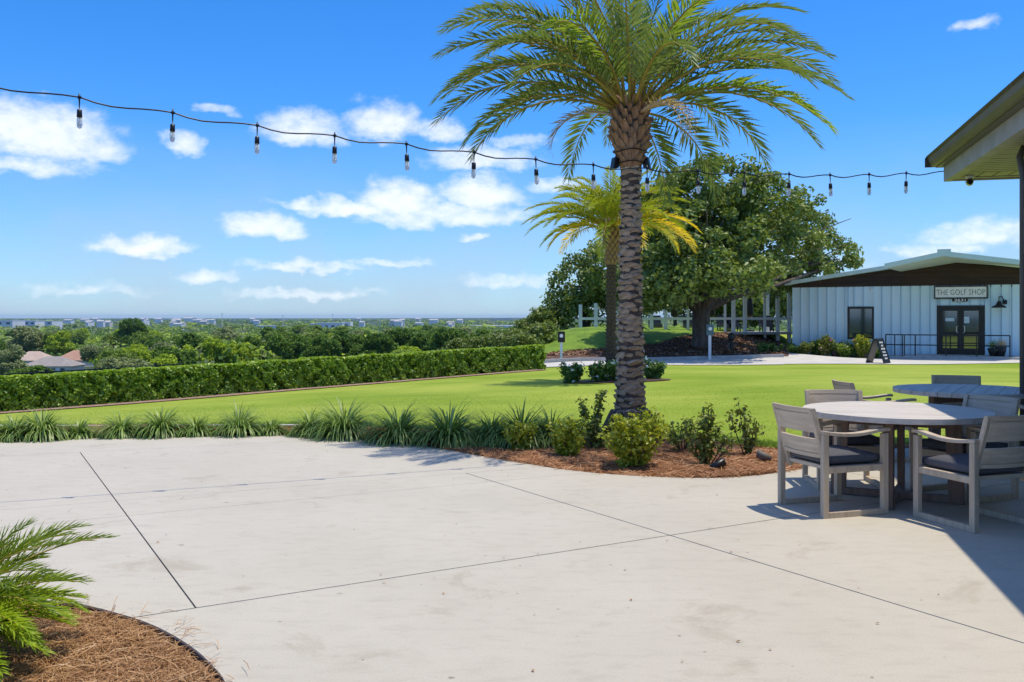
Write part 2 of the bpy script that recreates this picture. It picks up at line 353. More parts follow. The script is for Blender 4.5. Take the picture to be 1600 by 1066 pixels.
cp = np.array(cp)
def _phi(r2): return np.where(r2 > 1e-9, .5 * r2 * np.log(np.maximum(r2, 1e-9)), 0)
def _tps():
    n = len(cp); d2 = ((cp[:, None, :2] - cp[None, :, :2])**2).sum(-1)
    K = _phi(d2) + np.eye(n) * .05; P = np.c_[np.ones(n), cp[:, :2]]
    A = np.block([[K, P], [P.T, np.zeros((3, 3))]]); return np.linalg.solve(A, np.r_[cp[:, 2], 0, 0, 0])
TW = _tps()
HILL = np.array([(-60, -60), (-19, 17), (HA.x - 1.3, HA.y + 1.6), (HB.x - 1.6, HB.y + 2.2), (0.2, 40), (.0, 46), (1, 56), (12, 66), (45, 62), (60, 40), (60, -60)], float)
def hill_q(x, y):
    x = np.atleast_1d(np.asarray(x, float)); y = np.atleast_1d(np.asarray(y, float))
    d = np.full(x.shape, 1e9); ins = np.zeros(x.shape, bool); n = len(HILL)
    for i in range(n):
        a, b = HILL[i], HILL[(i+1) % n]; e = b - a
        t = np.clip(((x-a[0])*e[0] + (y-a[1])*e[1]) / (e @ e), 0, 1)
        d = np.minimum(d, np.hypot(x-a[0]-t*e[0], y-a[1]-t*e[1]))
        c = ((a[1] > y) != (b[1] > y)); xi = (b[0]-a[0])*(y-a[1])/((b[1]-a[1]) or 1e-9)+a[0]
        ins ^= c & (x < xi)
    return np.where(ins, -d, d)
def hgt(x, y):
    x = np.atleast_1d(np.asarray(x, float)); y = np.atleast_1d(np.asarray(y, float))
    xc = np.clip(x, -18, 28); yc = np.clip(y, -8, 57)
    out = np.zeros(xc.shape)
    for s in range(0, len(xc), 20000):
        X, Y = xc[s:s+20000], yc[s:s+20000]
        d2 = (X[:, None]-cp[None, :, 0])**2 + (Y[:, None]-cp[None, :, 1])**2
        out[s:s+20000] = _phi(d2) @ TW[:-3] + TW[-3] + TW[-2]*X + TW[-1]*Y
    out = np.clip(out, -1.2, 1.3)
    q = hill_q(x, y)
    return out - np.interp(q, [0, 8, 40, 100, 250, 500, 900], [0, .8, 4.2, 8, 13.5, 17.5, 19.5])
def hz(x, y): return float(hgt([x], [y])[0])

def sheet(name, poly, mat, off=0.0, res=.5, parent=None, zf=None, label=None):
    poly = [Vector((p[0], p[1])) for p in poly]
    b = []
    for i, p in enumerate(poly):                      # subdivide the outline
        q = poly[(i+1) % len(poly)]; n = max(1, int((q-p).length / res)); b += [p.lerp(q, k/n) for k in range(n)]
    xs = [p.x for p in b]; ys = [p.y for p in b]
    gx, gy = np.meshgrid(np.arange(min(xs), max(xs), res), np.arange(min(ys), max(ys), res))
    gx = gx.ravel(); gy = gy.ravel(); ins = np.zeros(gx.shape, bool); dm = np.full(gx.shape, 1e9)
    for i in range(len(b)):
        a, c = b[i], b[(i+1) % len(b)]
        cr = (a.y > gy) != (c.y > gy); xi = (c.x-a.x)*(gy-a.y)/((c.y-a.y) or 1e-9)+a.x; ins ^= cr & (gx < xi)
        dm = np.minimum(dm, np.hypot(gx-a.x, gy-a.y))
    k = ins & (dm > res*.5)
    pts = b + [Vector((x, y)) for x, y in zip(gx[k], gy[k])]
    nb = len(b)
    v, e, f, *_ = geometry.delaunay_2d_cdt(pts, [(i, (i+1) % nb) for i in range(nb)], [], 1, 1e-5)
    vx = np.array([p.x for p in v]); vy = np.array([p.y for p in v])
    z = (hgt(vx, vy) if zf is None else zf(vx, vy)) + off
    me = fast_mesh(name, np.c_[vx, vy, z], np.array(f), True)
    bm = bmesh.new(); bm.from_mesh(me); bmesh.ops.recalc_face_normals(bm, faces=bm.faces)
    bm.faces.ensure_lookup_table()
    if sum(fc.normal.z for fc in bm.faces) < 0: bmesh.ops.reverse_faces(bm, faces=bm.faces)
    bm.to_mesh(me); bm.free()
    o = ob(name, me, mat, parent)
    if parent is None: tag(o, label, kind='structure')
    return o

def build_ground():
    rs = np.concatenate([[0.01], np.geomspace(4, 14000, 130)]); na = 220
    an = np.linspace(0, 2*np.pi, na, endpoint=False)
    X = (rs[:, None]*np.sin(an)).ravel(); Y = (rs[:, None]*np.cos(an)).ravel()
    Z = hgt(X, Y); q = hill_q(X, Y); Z -= np.interp(q, [-2.5, -.8], [.6, 0.0])
    far = np.hypot(X, Y)
    Z += np.where(far > 2500, 14*np.exp(-((np.arctan2(X, Y)-.0)/.10)**2)*np.interp(far, [2500, 6000, 9000], [0, 1, .4]), 0)  # low rise on the horizon
    i = np.arange(len(rs)-1)[:, None]*na; k = np.arange(na)[None, :]; k2 = (k+1) % na
    F = np.stack([i+k, i+k2, i+na+k2, i+na+k], -1).reshape(-1, 4)
    o = ob('ground', fast_mesh('ground', np.c_[X, Y, Z], F[:, ::-1], True), M['ground']); tag(o, kind='structure')
build_ground()

# ------------------------------------------------------------------ patio
EDGE = [gp(*p) for p in ((-250, 697), (0, 690), (200, 683), (400, 680), (480, 681), (550, 685), (640, 693), (720, 707), (800, 721), (900, 736),
                         (1000, 744), (1100, 747), (1180, 743), (1250, 733), (1275, 722), (1295, 710), (1340, 702), (1450, 700), (1700, 700))]
def smooth_curve(P, n=4):
    out = []
    for i in range(len(P)-1):
        p0, p1, p2, p3 = P[max(i-1, 0)], P[i], P[i+1], P[min(i+2, len(P)-1)]
        for k in range(n):
            t = k/n; out.append(.5*((2*p1)+(p2-p0)*t+(2*p0-5*p1+4*p2-p3)*t*t+(3*p1-p0-3*p2+p3)*t**3))
    return out + [P[-1]]
EDGE = smooth_curve(EDGE)
NEAR = smooth_curve([gp(*p) for p in ((375, 1130), (352, 1066), (335, 1043), (308, 1017), (270, 992), (228, 972), (180, 957), (130, 945), (70, 938), (0, 934), (-150, 938))])
PATIO = [Vector((-.95, -6, 0)), Vector((-.95, 2.6, 0))] + NEAR + [Vector((-9, 5.4, 0))] + EDGE + [Vector((14, 10.6, 0)), Vector((14, -6, 0))]
def clip(poly, p, n):
    out = []
    for i in range(len(poly)):
        a, b = poly[i], poly[(i+1) % len(poly)]; da = (a-p).dot(n); db = (b-p).dot(n)
        if da >= 0: out.append(a)
        if (da >= 0) != (db >= 0): out.append(a.lerp(b, da/(da-db)))
    return out
def split(poly, a, b, gap):
    d = (b-a).normalized(); n = Vector((-d.y, d.x, 0))
    return clip(poly, a+n*gap/2, n), clip(poly, a-n*gap/2, -n)      # left side, right side
def build_patio():
    base = tag(MB().prism([(p.x, p.y) for p in PATIO], -.14, -.012).build('patio', M['joint']), kind='structure')
    F_, D_, E_, B_ = [(gp(*a), gp(*b)) for a, b in (((0, 713), (420, 692)), ((0, 797), (720, 740)), ((175, 808), (850, 745)), ((306, 950), (1050, 836)))]
    A_, C_, G_ = [(gp(*a), gp(*b)) for a, b in (((306, 950), (126, 708)), ((1600, 1005), (720, 737)), ((1500, 769), (1431, 757)))]
    far, rest = split(PATIO, *F_, .005); r1, rest = split(rest, *D_, .004); r2, rest = split(rest, *E_, .005); r3, r4 = split(rest, *B_, .012)
    pcs = [far] + list(split(r1, *A_, .010))
    l, r = split(r2, *A_, .010); pcs += [l] + list(split(r, *C_, .012))
    l, r = split(r3, *A_, .010); pcs.append(l); l, r = split(r, *C_, .012); pcs.append(l); pcs += list(split(r, *G_, .010))
    pcs += list(split(r4, *C_, .012))
    for p in pcs:
        if len(p) > 2: 
            o = MB().prism([(q.x, q.y) for q in p], -.0119, 0).build('slab', M['concrete'], base)
build_patio()

# ------------------------------------------------------------------ beds, lawn, road
LAWN_EDGE = smooth_curve([gp(*p) for p in ((-250, 669), (0, 668), (200, 667), (400, 667), (480, 667), (560, 669), (640, 672), (720, 676), (800, 680), (900, 684), (980, 684),
                          (1040, 686), (1130, 692), (1200, 699), (1250, 703), (1290, 702), (1340, 698), (1450, 697), (1700, 697))])
def bed_z(x, y): return hgt(x, y)*0 - .02 + .035*np.sin(x*2.1+y)*np.sin(y*1.7) 
bed = sheet('planting_bed', [(p.x, p.y) for p in EDGE[:-1]] + [(p.x, p.y) for p in LAWN_EDGE[::-1]], M['straw'], .0, .3, zf=lambda x, y: -.02 + .02*np.sin(x*2.1+y)*np.sin(y*3))
fore = sheet('pine_straw_bed', [(-.95, 2.0)] + [(p.x, p.y) for p in NEAR] + [(-9, 5.4), (-9, 2.0)], M['straw'], 0, .2, zf=lambda x, y: -.035 + .015*np.sin(x*3.1)*np.sin(y*4))
lawn_poly = [(p.x, p.y) for p in LAWN_EDGE] + [(30, 11), (45, 40), (40, 58), (12, 64), (2, 56), (.6, 46), (.6, 40), (HB.x - 1.2, HB.y + 2.0), (HA.x - 1.2, HA.y + 1.5), (-17, 17), (-14, 12.9)]
lawn = sheet('lawn', lawn_poly, M['lawn'], 0, .55)
# concrete edging strip behind the left-hand clumps
def strip(name, pts, w0, w1, mat, off, side_h=.0):
    pts = [Vector((p[0], p[1])) for p in pts]; a = []; b = []
    for i, p in enumerate(pts):
        t = (pts[min(i+1, len(pts)-1)] - pts[max(i-1, 0)]).normalized(); n = Vector((-t.y, t.x)); a.append(p+n*w0); b.append(p+n*w1)
    return sheet(name, [tuple(p) for p in a] + [tuple(p) for p in b[::-1]], mat, off, .4)
strip('lawn_edging', [(p.x, p.y) for p in LAWN_EDGE if p.x < -2.6], -.13, .0, M['concrete2'], .035)
hd = (HB-HA).normalized(); hn = Vector((-hd.y, hd.x))
strip('hedge_mulch', [tuple(HA.lerp(HB, t)) for t in np.linspace(-.3, .97, 30)], -1.15, .6, M['chips'], .02)
road_n = [gp(*p, -.26) for p in ((790, 576), (833, 573.5), (950, 571.5), (1100, 570), (1225, 569.5))]
road_f = [gp(*p, -.24) for p in ((780, 567), (833, 565), (950, 563.3), (1100, 562.3), (1225, 562))]
sheet('path', [(p.x, p.y) for p in road_n] + [(p.x, p.y) for p in road_f[::-1]], M['concrete2'], .022, .5)
def build_kerb():
    mb = MB()
    pts = [Vector((p.x, p.y, hz(p.x, p.y))) for p in smooth_curve(road_f, 3)]
    for a, b in zip(pts, pts[1:]): mb.bar(a+Vector((0, .08, .05)), b+Vector((0, .08, .05)), .16, .2)
    tag(mb.build('kerb', M['frieze']), kind='structure')
build_kerb()
sheet('leaf_litter_bank', [tuple(gp(px, py, -.2).xy) for px, py in ((838, 561), (900, 561), (1000, 560.5), (1100, 560.3), (1232, 560))] +
      [(14.0, 46), (13.0, 49.2), (9.5, 45.6), (6.6, 41.6), (4.0, 40.9), (1.4, 40.4)], M['leaf_litter'], .045, .4)
sheet('grass_bank', [(1.5, 40.3), (4.0, 40.8), (6.6, 41.5), (9.0, 45.0), (10, 50), (3, 54), (1.2, 50), (.7, 45)], M['bank_grass'], .05, .4)


# ------------------------------------------------------------------ leaf helpers
def unit(v): return v / np.maximum(np.linalg.norm(v, axis=-1, keepdims=True), 1e-9)
def leaf_quads(c, d, nrm, ln, wd, fold=.25):
    """diamond leaves: base, side, tip, side; c centre, d along, nrm face normal"""
    d = unit(d); s = unit(np.cross(d, nrm)); u = np.cross(s, d)
    ln = np.broadcast_to(ln, (len(c),))[:, None]; wd = np.broadcast_to(wd, (len(c),))[:, None]
    v = np.stack([c-d*ln*.5, c+s*wd*.5+u*wd*fold, c+d*ln*.5, c-s*wd*.5+u*wd*fold], 1).reshape(-1, 3)
    i = np.arange(len(c))[:, None]*4
    return v, np.concatenate([i+[0, 1, 2], i+[0, 2, 3]], 1).reshape(-1, 3)
def rand_dir(n, up=0.0):
    v = rng.normal(size=(n, 3)); v[:, 2] += up; return unit(v)
def clump_leaves(centres, radii, per, size, up=.5, flat=.8):
    c = np.repeat(centres, per, 0); r = np.repeat(np.broadcast_to(radii, (len(centres),)), per)[:, None]
    off = rand_dir(len(c)) * (rng.random((len(c), 1))**.45) * r; off[:, 2] *= flat
    p = c+off; nrm = unit(rand_dir(len(c))*.9 + unit(off+1e-6)*.5 + np.array([0, 0, up])); d = np.cross(nrm, rand_dir(len(c)))
    s = size*(.7+.6*rng.random(len(c)))
    return leaf_quads(p, d, nrm, s*1.25, s*.75)
def lobes_clusters(lobes, per_m2, lo=.55):
    out = []
    for (x, y, z, rx, ry, rz) in lobes:
        n = max(6, int(per_m2 * (rx*ry+ry*rz+rx*rz)*4/3))
        u = rand_dir(n); t = (lo + (1-lo)*rng.random((n, 1))**.7)
        out.append(np.array([x, y, z]) + u*t*np.array([rx, ry, rz]))
    return np.concatenate(out)

# ------------------------------------------------------------------ pine needles (uncountable)
def needles(name, mat, pts, ln, w, z):
    n = len(pts); a = rng.random(n)*2*np.pi; tilt = rng.normal(0, .18, n)
    d = np.c_[np.cos(a)*np.cos(tilt), np.sin(a)*np.cos(tilt), np.sin(tilt)]; s = np.c_[-np.sin(a), np.cos(a), rng.normal(0, .5, n)]; s = unit(s)
    L_ = (ln*(.5+.8*rng.random(n)))[:, None]; bend = np.c_[np.zeros(n), np.zeros(n), rng.random(n)*.25]*L_ + s*L_*rng.normal(0, .12, n)[:, None]
    c = np.c_[pts, z + rng.random(n)*.03]
    p0, p1, p2 = c-d*L_/2, c+bend*.5, c+d*L_/2
    v = np.stack([p0-s*w/2, p0+s*w/2, p1-s*w/2, p1+s*w/2, p2-s*w/4, p2+s*w/4], 1).reshape(-1, 3)
    i = np.arange(n)[:, None]*6
    f = np.concatenate([i+[0, 1, 3, 2], i+[2, 3, 5, 4]], 0)
    return ob(name, fast_mesh(name, v, f), mat)
def in_poly(x, y, poly):
    ins = np.zeros(x.shape, bool)
    for i in range(len(poly)):
        a, b = poly[i], poly[(i+1) % len(poly)]
        c = (a[1] > y) != (b[1] > y); ins ^= c & (x < (b[0]-a[0])*(y-a[1])/((b[1]-a[1]) or 1e-9)+a[0])
    return ins
fp = [(-.97, 2.4)] + [(p.x-.01, p.y-.02) for p in NEAR] + [(-3.6, 5.2), (-3.6, 2.4)]
P_ = np.c_[rng.uniform(-3.6, -.9, 90000), rng.uniform(2.6, 5.2, 90000)]; P_ = P_[in_poly(P_[:, 0], P_[:, 1], fp)][:42000]
tag(needles('pine_straw', M['needle'], P_, .15, .0032, -.035 + .015*np.sin(P_[:, 0]*3.1)*np.sin(P_[:, 1]*4)), 'loose brown pine needles covering the foreground bed', 'pine straw', kind='stuff')
bp = [(p.x, p.y) for p in EDGE[:-1]] + [(p.x, p.y) for p in LAWN_EDGE[::-1]]
P_ = np.c_[rng.uniform(-8, 5.5, 200000), rng.uniform(8.6, 13, 200000)]; P_ = P_[in_poly(P_[:, 0], P_[:, 1], bp)][:45000]
tag(needles('pine_straw', M['needle_red'], P_, .17, .0055, -.015 + .02*np.sin(P_[:, 0]*2.1+P_[:, 1])*np.sin(P_[:, 1]*3)), 'red-brown pine needles between patio edge and lawn', 'pine straw', kind='stuff')
# bits blown on to the patio
def debris():
    n = 90; x = rng.uniform(-5, 5, n); y = rng.uniform(3.5, 11, n); k = in_poly(x, y, [(p.x, p.y) for p in PATIO]); x, y = x[k], y[k]; nn = unit(rand_dir(len(x))*.25+np.array([0, 0, 1.]))
    v, f = leaf_quads(np.c_[x, y, np.full(len(x), .006)], np.cross(nn, rand_dir(len(x))), nn, .012+.02*rng.random(len(x)), .008+.007*rng.random(len(x)), .2)
    tag(ob('leaf_debris', fast_mesh('leaf_debris', v, f), M['needle']), 'tiny dry leaf bits scattered on the patio', 'leaf debris', kind='stuff')
    e = [p for p in NEAR if p.x > -3]+[p for p in EDGE if -2 < p.x < 3.5]; i = rng.integers(0, len(e), 130); q = np.array([(e[j].x, e[j].y) for j in i]) + rng.normal(0, .045, (130, 2)); q[:, 1] += np.where(q[:, 1] > 7, -.05, .05)
    tag(needles('stray_needles', M['needle'], q, .11, .003, .004), 'stray pine needles lying on the patio edge', 'pine needles', kind='stuff')
debris()
# grass fringe along the near lawn edge
def fringe():
    e = np.array([(p.x, p.y) for p in LAWN_EDGE]); seg = rng.integers(0, len(e)-1, 16000); t = rng.random((16000, 1))
    p = e[seg]*(1-t)+e[seg+1]*t; p[:, 1] += rng.random(16000)**2*.5
    z = hgt(p[:, 0], p[:, 1]); d = rand_dir(16000, 2.2); h = .035+.035*rng.random(16000)
    v, f = leaf_quads(np.c_[p, z]+d*h[:, None]*.5, d, rand_dir(16000), h, .007)
    tag(ob('grass_fringe', fast_mesh('grass_fringe', v, f), M['grass_tuft']), 'short grass blades along the near lawn edge', 'grass', kind='stuff')
fringe()
def blades():
    n = 60000; x = rng.uniform(-9, 9, n); y = 10.6+9*rng.random(n)**2.4; k = in_poly(x, y, lawn_poly); x, y = x[k], y[k]; z = hgt(x, y); d = rand_dir(len(x), 1.3); h = .010+.014*rng.random(len(x))
    v, f = leaf_quads(np.c_[x, y, z]+d*h[:, None]*.4, d, rand_dir(len(x)), h, .008)
    tag(ob('lawn_blades', fast_mesh('lawn_blades', v, f), M['lawn_blade']), 'short mown grass blades of the near lawn', 'grass', kind='stuff')
M['lawn_blade'] = foliage('lawn_blade', (.15, .22, .014), (.25, .31, .03), (.32, .35, .06), .3, .02)
blades()

def litter():
    n = 9000; x = rng.uniform(1.5, 14, n); y = rng.uniform(38.6, 48, n); k = in_poly(x, y, [(1.4, 39.3), (5, 39.2), (9, 39.1), (11.6, 39.2), (13.2, 46), (13, 49), (9.5, 45.6), (6.6, 41.6), (4, 40.9), (1.4, 40.4)]); x, y = x[k], y[k]
    p = np.c_[x, y, hgt(x, y)+.07]; nn = unit(rand_dir(len(x))*.5+np.array([0, 0, 1.])); v, f = leaf_quads(p, np.cross(nn, rand_dir(len(x))), nn, .16, .10, .3)
    tag(ob('fallen_leaves', fast_mesh('fallen_leaves', v, f), M['litter_leaf']), 'dry brown fallen leaves under the oak', 'fallen leaves', kind='stuff')
M['litter_leaf'] = foliage('dry_fallen_leaf', (.06, .03, .018), (.20, .11, .065), (.42, .27, .18), .1, .02)
litter()
# ------------------------------------------------------------------ palms
def frond_mesh(az, el0, droop, L_, nl, leaf_len, roll=0.0, tipfrac=.16, wm=1.0, lift=0.0):
    """returns (leaf v,f), spine points, radii; in crown coordinates"""
    n = 26; pts = [np.zeros(3)]; tang = []
    for i in range(n):
        t = i/(n-1); e = el0 - droop*t**1.25
        d = np.array([math.cos(az)*math.cos(e), math.sin(az)*math.cos(e), math.sin(e)]); tang.append(d); pts.append(pts[-1]+d*L_/n)
    pts = np.array(pts[:-1]); tang = np.array(tang)
    side = np.array([-math.sin(az), math.cos(az), 0.0])
    tt = np.repeat(np.linspace(tipfrac, .995, nl), 2); sg = np.tile([1.0, -1.0], nl)
    tt = np.clip(tt + rng.normal(0, .004, len(tt)), tipfrac, 1)
    k = tt*(n-1); i0 = np.clip(k.astype(int), 0, n-2); fr = (k-i0)[:, None]
    p = pts[i0]*(1-fr)+pts[i0+1]*fr; tg = unit(tang[i0]*(1-fr)+tang[i0+1]*fr)
    up = np.cross(np.broadcast_to(side, tg.shape)*-1, tg); up = unit(up); up *= np.sign(up[:, 2:3]+1e-6)
    cr = math.cos(roll); sr = math.sin(roll); S = side*cr + up*sr
    prof = np.interp(tt, [0, .22, .45, .8, 1], [.45, .8, 1.0, .72, .38])
    ang = np.interp(tt, [0, .5, 1], [1.05, .85, .45]) + rng.normal(0, .07, len(tt))
    vee = lift + np.where(np.arange(len(tt)) % 4 < 2, .30, .62) + rng.normal(0, .12, len(tt))      # leaflets stand in two ranks
    lat = S*sg[:, None]*np.cos(vee)[:, None] + up*np.sin(vee)[:, None]
    d = unit(tg*np.cos(ang)[:, None] + lat*np.sin(ang)[:, None])
    ll = leaf_len*prof*(.9+.2*rng.random(len(tt))); 
    tip = p + d*ll[:, None] - np.array([0, 0, 1])*(ll*.14)[:, None]
    midp = p + d*ll[:, None]*.42
    w = (.011+.016*prof)[:, None]*(leaf_len/.36)*wm
    s2 = unit(np.cross(d, up)); v = np.stack([p, midp+s2*w*.5, tip, midp-s2*w*.5], 1).reshape(-1, 3)
    i = np.arange(len(tt))[:, None]*4; f = np.concatenate([i+[0, 1, 2], i+[0, 2, 3]], 1).reshape(-1, 3)
    return v, f, pts
def add_frond(parent, crown, az, el0, droop, L_, mat, nl=62, ll=.36, thick=.022, roll=0, name='frond', base=.12):
    v, f, pts = frond_mesh(R(az), R(el0), R(droop), L_, nl, ll, R(roll), wm=.85)
    o = np.array(crown) + np.array([math.cos(R(az)), math.sin(R(az)), 0])*base
    fr = ob(name, fast_mesh(name, v+o, f), mat, parent)
    mb = MB(); sp = pts[::3]+o; mb.tube(sp, [thick*(1-.85*i/(len(sp)-1)) for i in range(len(sp))], 6); mb.build('midrib', M['petiole'] if name == 'frond' else M['palm_dry'], fr, True)
def trunk_profile(mb, prof, n=20): mb.lathe(prof, n)
def scale_mesh(name, w, h, t):
    mb = MB(); n = 6; top, bot, back = [], [], []       # cut leaf stub: a ledge at the top that dies away downwards
    for i in range(n+1):
        u = i/n*2-1; k = max(0.0, 1-u*u); j = random.uniform(-.1, .1)
        top.append((u*w*.5, -t*(.15+.85*k**.7)*(1+j), h*(.20+.30*k)+random.uniform(-.05, .05)*h)); bot.append((u*w*.42, t*.25, -h*(.10+.45*k))); back.append((u*w*.5, t*.9, h*(.32+.36*k)))
    lip = [(x*.98, y*.8, z-h*.22) for x, y, z in top]
    rows = [bot, lip, top, back]; V = [p for r in rows for p in r]; m_ = n+1
    mb.add(V, [(r*m_+i, r*m_+i+1, (r+1)*m_+i+1, (r+1)*m_+i) for r in range(3) for i in range(n)]); return mb.mesh(name)
def radius_at(prof, z):
    zs = [p[1] for p in prof]; rs = [p[0] for p in prof]; return float(np.interp(z, zs, rs))

def build_palm_main():
    b = gp(985, 688); b.z = -.05; t = thing('palm_tree', 'tall palm with scaly trunk and wide green crown in the pine straw bed', 'palm tree', b)
    H = 4.30
    prof = [(.40, -.05), (.34, .06), (.25, .22), (.195, .45), (.165, .8), (.148, 1.4), (.128, 2.2), (.115, 3.0), (.12, 3.45), (.15, 3.62), (.19, 3.76), (.215, 3.95), (.20, 4.1), (.13, 4.3)]
    mb = MB(); trunk_profile(mb, prof, 24); 
    for k in range(16):                              # root skirt
        a = 2*math.pi*k/16+random.uniform(-.1, .1); r = random.uniform(.42, .52)
        mb.tube([(.22*math.cos(a), .22*math.sin(a), .42), (.32*math.cos(a), .32*math.sin(a), .18), (r*math.cos(a), r*math.sin(a), -.04)], [.035, .05, .03], 6)
    mb.build('trunk', M['bark_palm'], t, True)
    sm = [*[scale_mesh('leaf_scar', w_, h_, t_) for w_, h_, t_ in ((.19, .085, .036), (.165, .075, .042), (.20, .08, .032), (.175, .09, .04), (.15, .07, .036))]]
    for m_ in sm: m_.materials.append(M['scar'])
    n = 0; z = .16; row = 0
    while z < 3.52 and n < 300:
        r = radius_at(prof, z); k = max(7, int(2*math.pi*r/.125))
        for j in range(k):
            a = 2*math.pi*(j+.5*(row % 2))/k + random.uniform(-.08, .08)
            if math.sin(a) > .55 or n >= 300: continue       # far side of the trunk
            o = ob('leaf_scar', random.choice(sm), None, t); n += 1
            zz = z+random.uniform(-.022, .022)+.02*math.sin(a*1.0+row*.7); rr = radius_at(prof, zz)-.006
            o.location = (rr*math.cos(a), rr*math.sin(a), zz); o.rotation_euler = (random.uniform(-.2, .2), random.uniform(-.22, .22), a+math.pi/2+random.uniform(-.15, .15))
            s = random.uniform(.7, 1.1)*(1 if z < 3 else .85); o.scale = (s*random.uniform(.85, 1.15), s*random.uniform(.6, 1.25), s*random.uniform(.75, 1.35))
        z += .080; row += 1
    bm_ = []
    for w, l in ((.10, .24), (.085, .20), (.11, .22)):
        mb = MB(); P = [(-w/2, 0, -l*.45), (w/2, 0, -l*.45), (w*.38, -.05, l*.35), (w*.2, -.075, l*.55), (-w*.22, -.07, l*.5), (-w*.4, -.045, l*.32)]
        mb.add(P + [(x*.8, y+.05, z) for x, y, z in P], [(0, 1, 2, 5), (2, 3, 4, 5), (7, 6, 11, 8), (8, 11, 10, 9)] + [(i, i+6, (i+1) % 6+6, (i+1) % 6) for i in range(6)])
        m_ = mb.mesh('leaf_base'); m_.materials.append(M['boot']); bm_.append(m_)
    row = 0
    for z in np.arange(3.52, 4.26, .08):
        r = radius_at(prof, z); k = 11
        for j in range(k):
            a = 2*math.pi*(j+.5*(row % 2))/k+random.uniform(-.08, .08)
            o = ob('leaf_base', random.choice(bm_), None, t)
            o.location = ((r-.01)*math.cos(a), (r-.01)*math.sin(a), z); o.rotation_euler = (random.uniform(.0, .4), random.uniform(-.3, .3), a+math.pi/2)
            s = random.uniform(.7, 1.15); o.scale = (s, s, s)
        row += 1
    cr = (0, 0, 4.18); g = M['palm_leaf']
    # fronds seen against the sky: azimuth (0 right, 90 away), start angle, droop, length
    vis = [(178, 68, 98, 3.15), (186, 62, 92, 3.0), (170, 45, 88, 2.85), (192, 40, 92, 2.9), (200, 18, 78, 2.55), (160, 25, 88, 2.6), (214, 50, 95, 2.6),
           (2, 60, 92, 2.95), (12, 52, 88, 2.9), (-4, 36, 78, 3.05), (8, 26, 80, 2.95), (-14, 44, 92, 2.9), (40, 6, 84, 2.2), (22, 22, 92, 2.5), (62, -8, 70, 1.9),
           (150, 72, 88, 2.9), (30, 74, 84, 2.8), (120, 60, 84, 2.7), (60, 58, 88, 2.7), (90, 40, 92, 2.6), (110, 22, 90, 2.4), (75, 80, 60, 2.5), (-60, 66, 96, 2.6),
           (-100, 72, 90, 2.4), (-80, 46, 100, 2.3), (-125, 56, 98, 2.5), (-40, 56, 100, 2.7), (240, 70, 90, 2.7), (-20, 76, 70, 2.6), (165, 82, 62, 2.6), (205, 78, 74, 2.7), (140, 40, 92, 2.6), (45, 38, 96, 2.6),
           (184, 30, 80, 2.8), (176, 54, 84, 3.0), (-2, 50, 80, 3.0), (4, 68, 84, 3.0), (-10, 24, 76, 2.8), (168, 70, 80, 2.9), (-150, 48, 90, 2.6), (-30, 40, 90, 2.6), (15, 78, 66, 2.7), (190, 76, 74, 2.9), (225, 34, 84, 2.4)]
    for i, (az, e, dr, L_) in enumerate(vis):
        add_frond(t, cr, az+random.uniform(-2, 2), e, dr, L_*.93, M['palm_new'] if i in (22, 25, 37, 41) else g, 56, .42, .021, random.uniform(-26, 26))
    for i in range(7): add_frond(t, (0, 0, 4.24), i*52+10, random.uniform(80, 88), random.uniform(20, 45), random.uniform(1.6, 2.3), M['palm_new'] if i % 2 else g, 55, .30, .018)
    for az in (-52, -60, 175):                        # withered fronds hanging at the crown base
        add_frond(t, (0, 0, 4.12), az, 20, 118, 1.15, M['palm_dry'], 22, .26, .02, 0, 'dry_frond', .2)
    # straps and floodlights on the trunk
    for zz in (3.50, 3.63):
        pass
    return b, prof
PB, PPROF = build_palm_main()
def build_palm_second():
    x, y = dp(955, 597, 23.3).xy; b = Vector((x, y, hz(x, y)-.04))
    t = thing('palm_tree', 'smaller palm with yellowing fronds rising from the flowering island in the lawn', 'palm tree', b)
    prof = [(.22, -.05), (.16, .15), (.135, .5), (.12, 1.5), (.11, 2.8), (.13, 3.25), (.18, 3.6), (.16, 3.95), (.08, 4.15)]
    mb = MB(); trunk_profile(mb, prof, 16); mb.build('trunk', M['bark_palm'], t, True)
    m_ = scale_mesh('leaf_scar', .14, .085, .04); m_.materials.append(M['bark_palm']); m2 = scale_mesh('leaf_base', .13, .2, .07); m2.materials.append(M['boot'])
    row = 0
    for z in np.arange(.2, 3.95, .1):
        k = 8; up = z > 2.95
        for j in range(k):
            a = 2*math.pi*(j+.5*(row % 2))/k
            if math.sin(a) > .5: continue
            r = radius_at(prof, z)-.008; o = ob('leaf_base' if up else 'leaf_scar', m2 if up else m_, None, t); o.location = (r*math.cos(a), r*math.sin(a), z); o.rotation_euler = (.1, random.uniform(-.1, .1), a+math.pi/2)
        row += 1
    for i in range(50):
        az = i*137.5; e = [82, 68, 54, 38, 16][i % 5]+random.uniform(-6, 6); L_ = random.uniform(1.75, 2.25)
        mt = M['palm_gold'] if i % 10 == 4 else M['palm_yellow']
        add_frond(t, (0, 0, 3.86), az, e, random.uniform(70, 95), L_, mt, 46, .40, .02, random.uniform(-25, 25))
    for az, e in ((-12, 30), (4, 22), (-25, 16)): add_frond(t, (0, 0, 3.86), az, e, 78, 2.35, M['palm_gold'], 50, .36, .02, random.uniform(-30, 30))
    for az, e in ((182, 34), (196, 26), (170, 45)): add_frond(t, (0, 0, 3.86), az, e, 72, 2.35, M['palm_yellow'], 50, .36, .02)
build_palm_second()

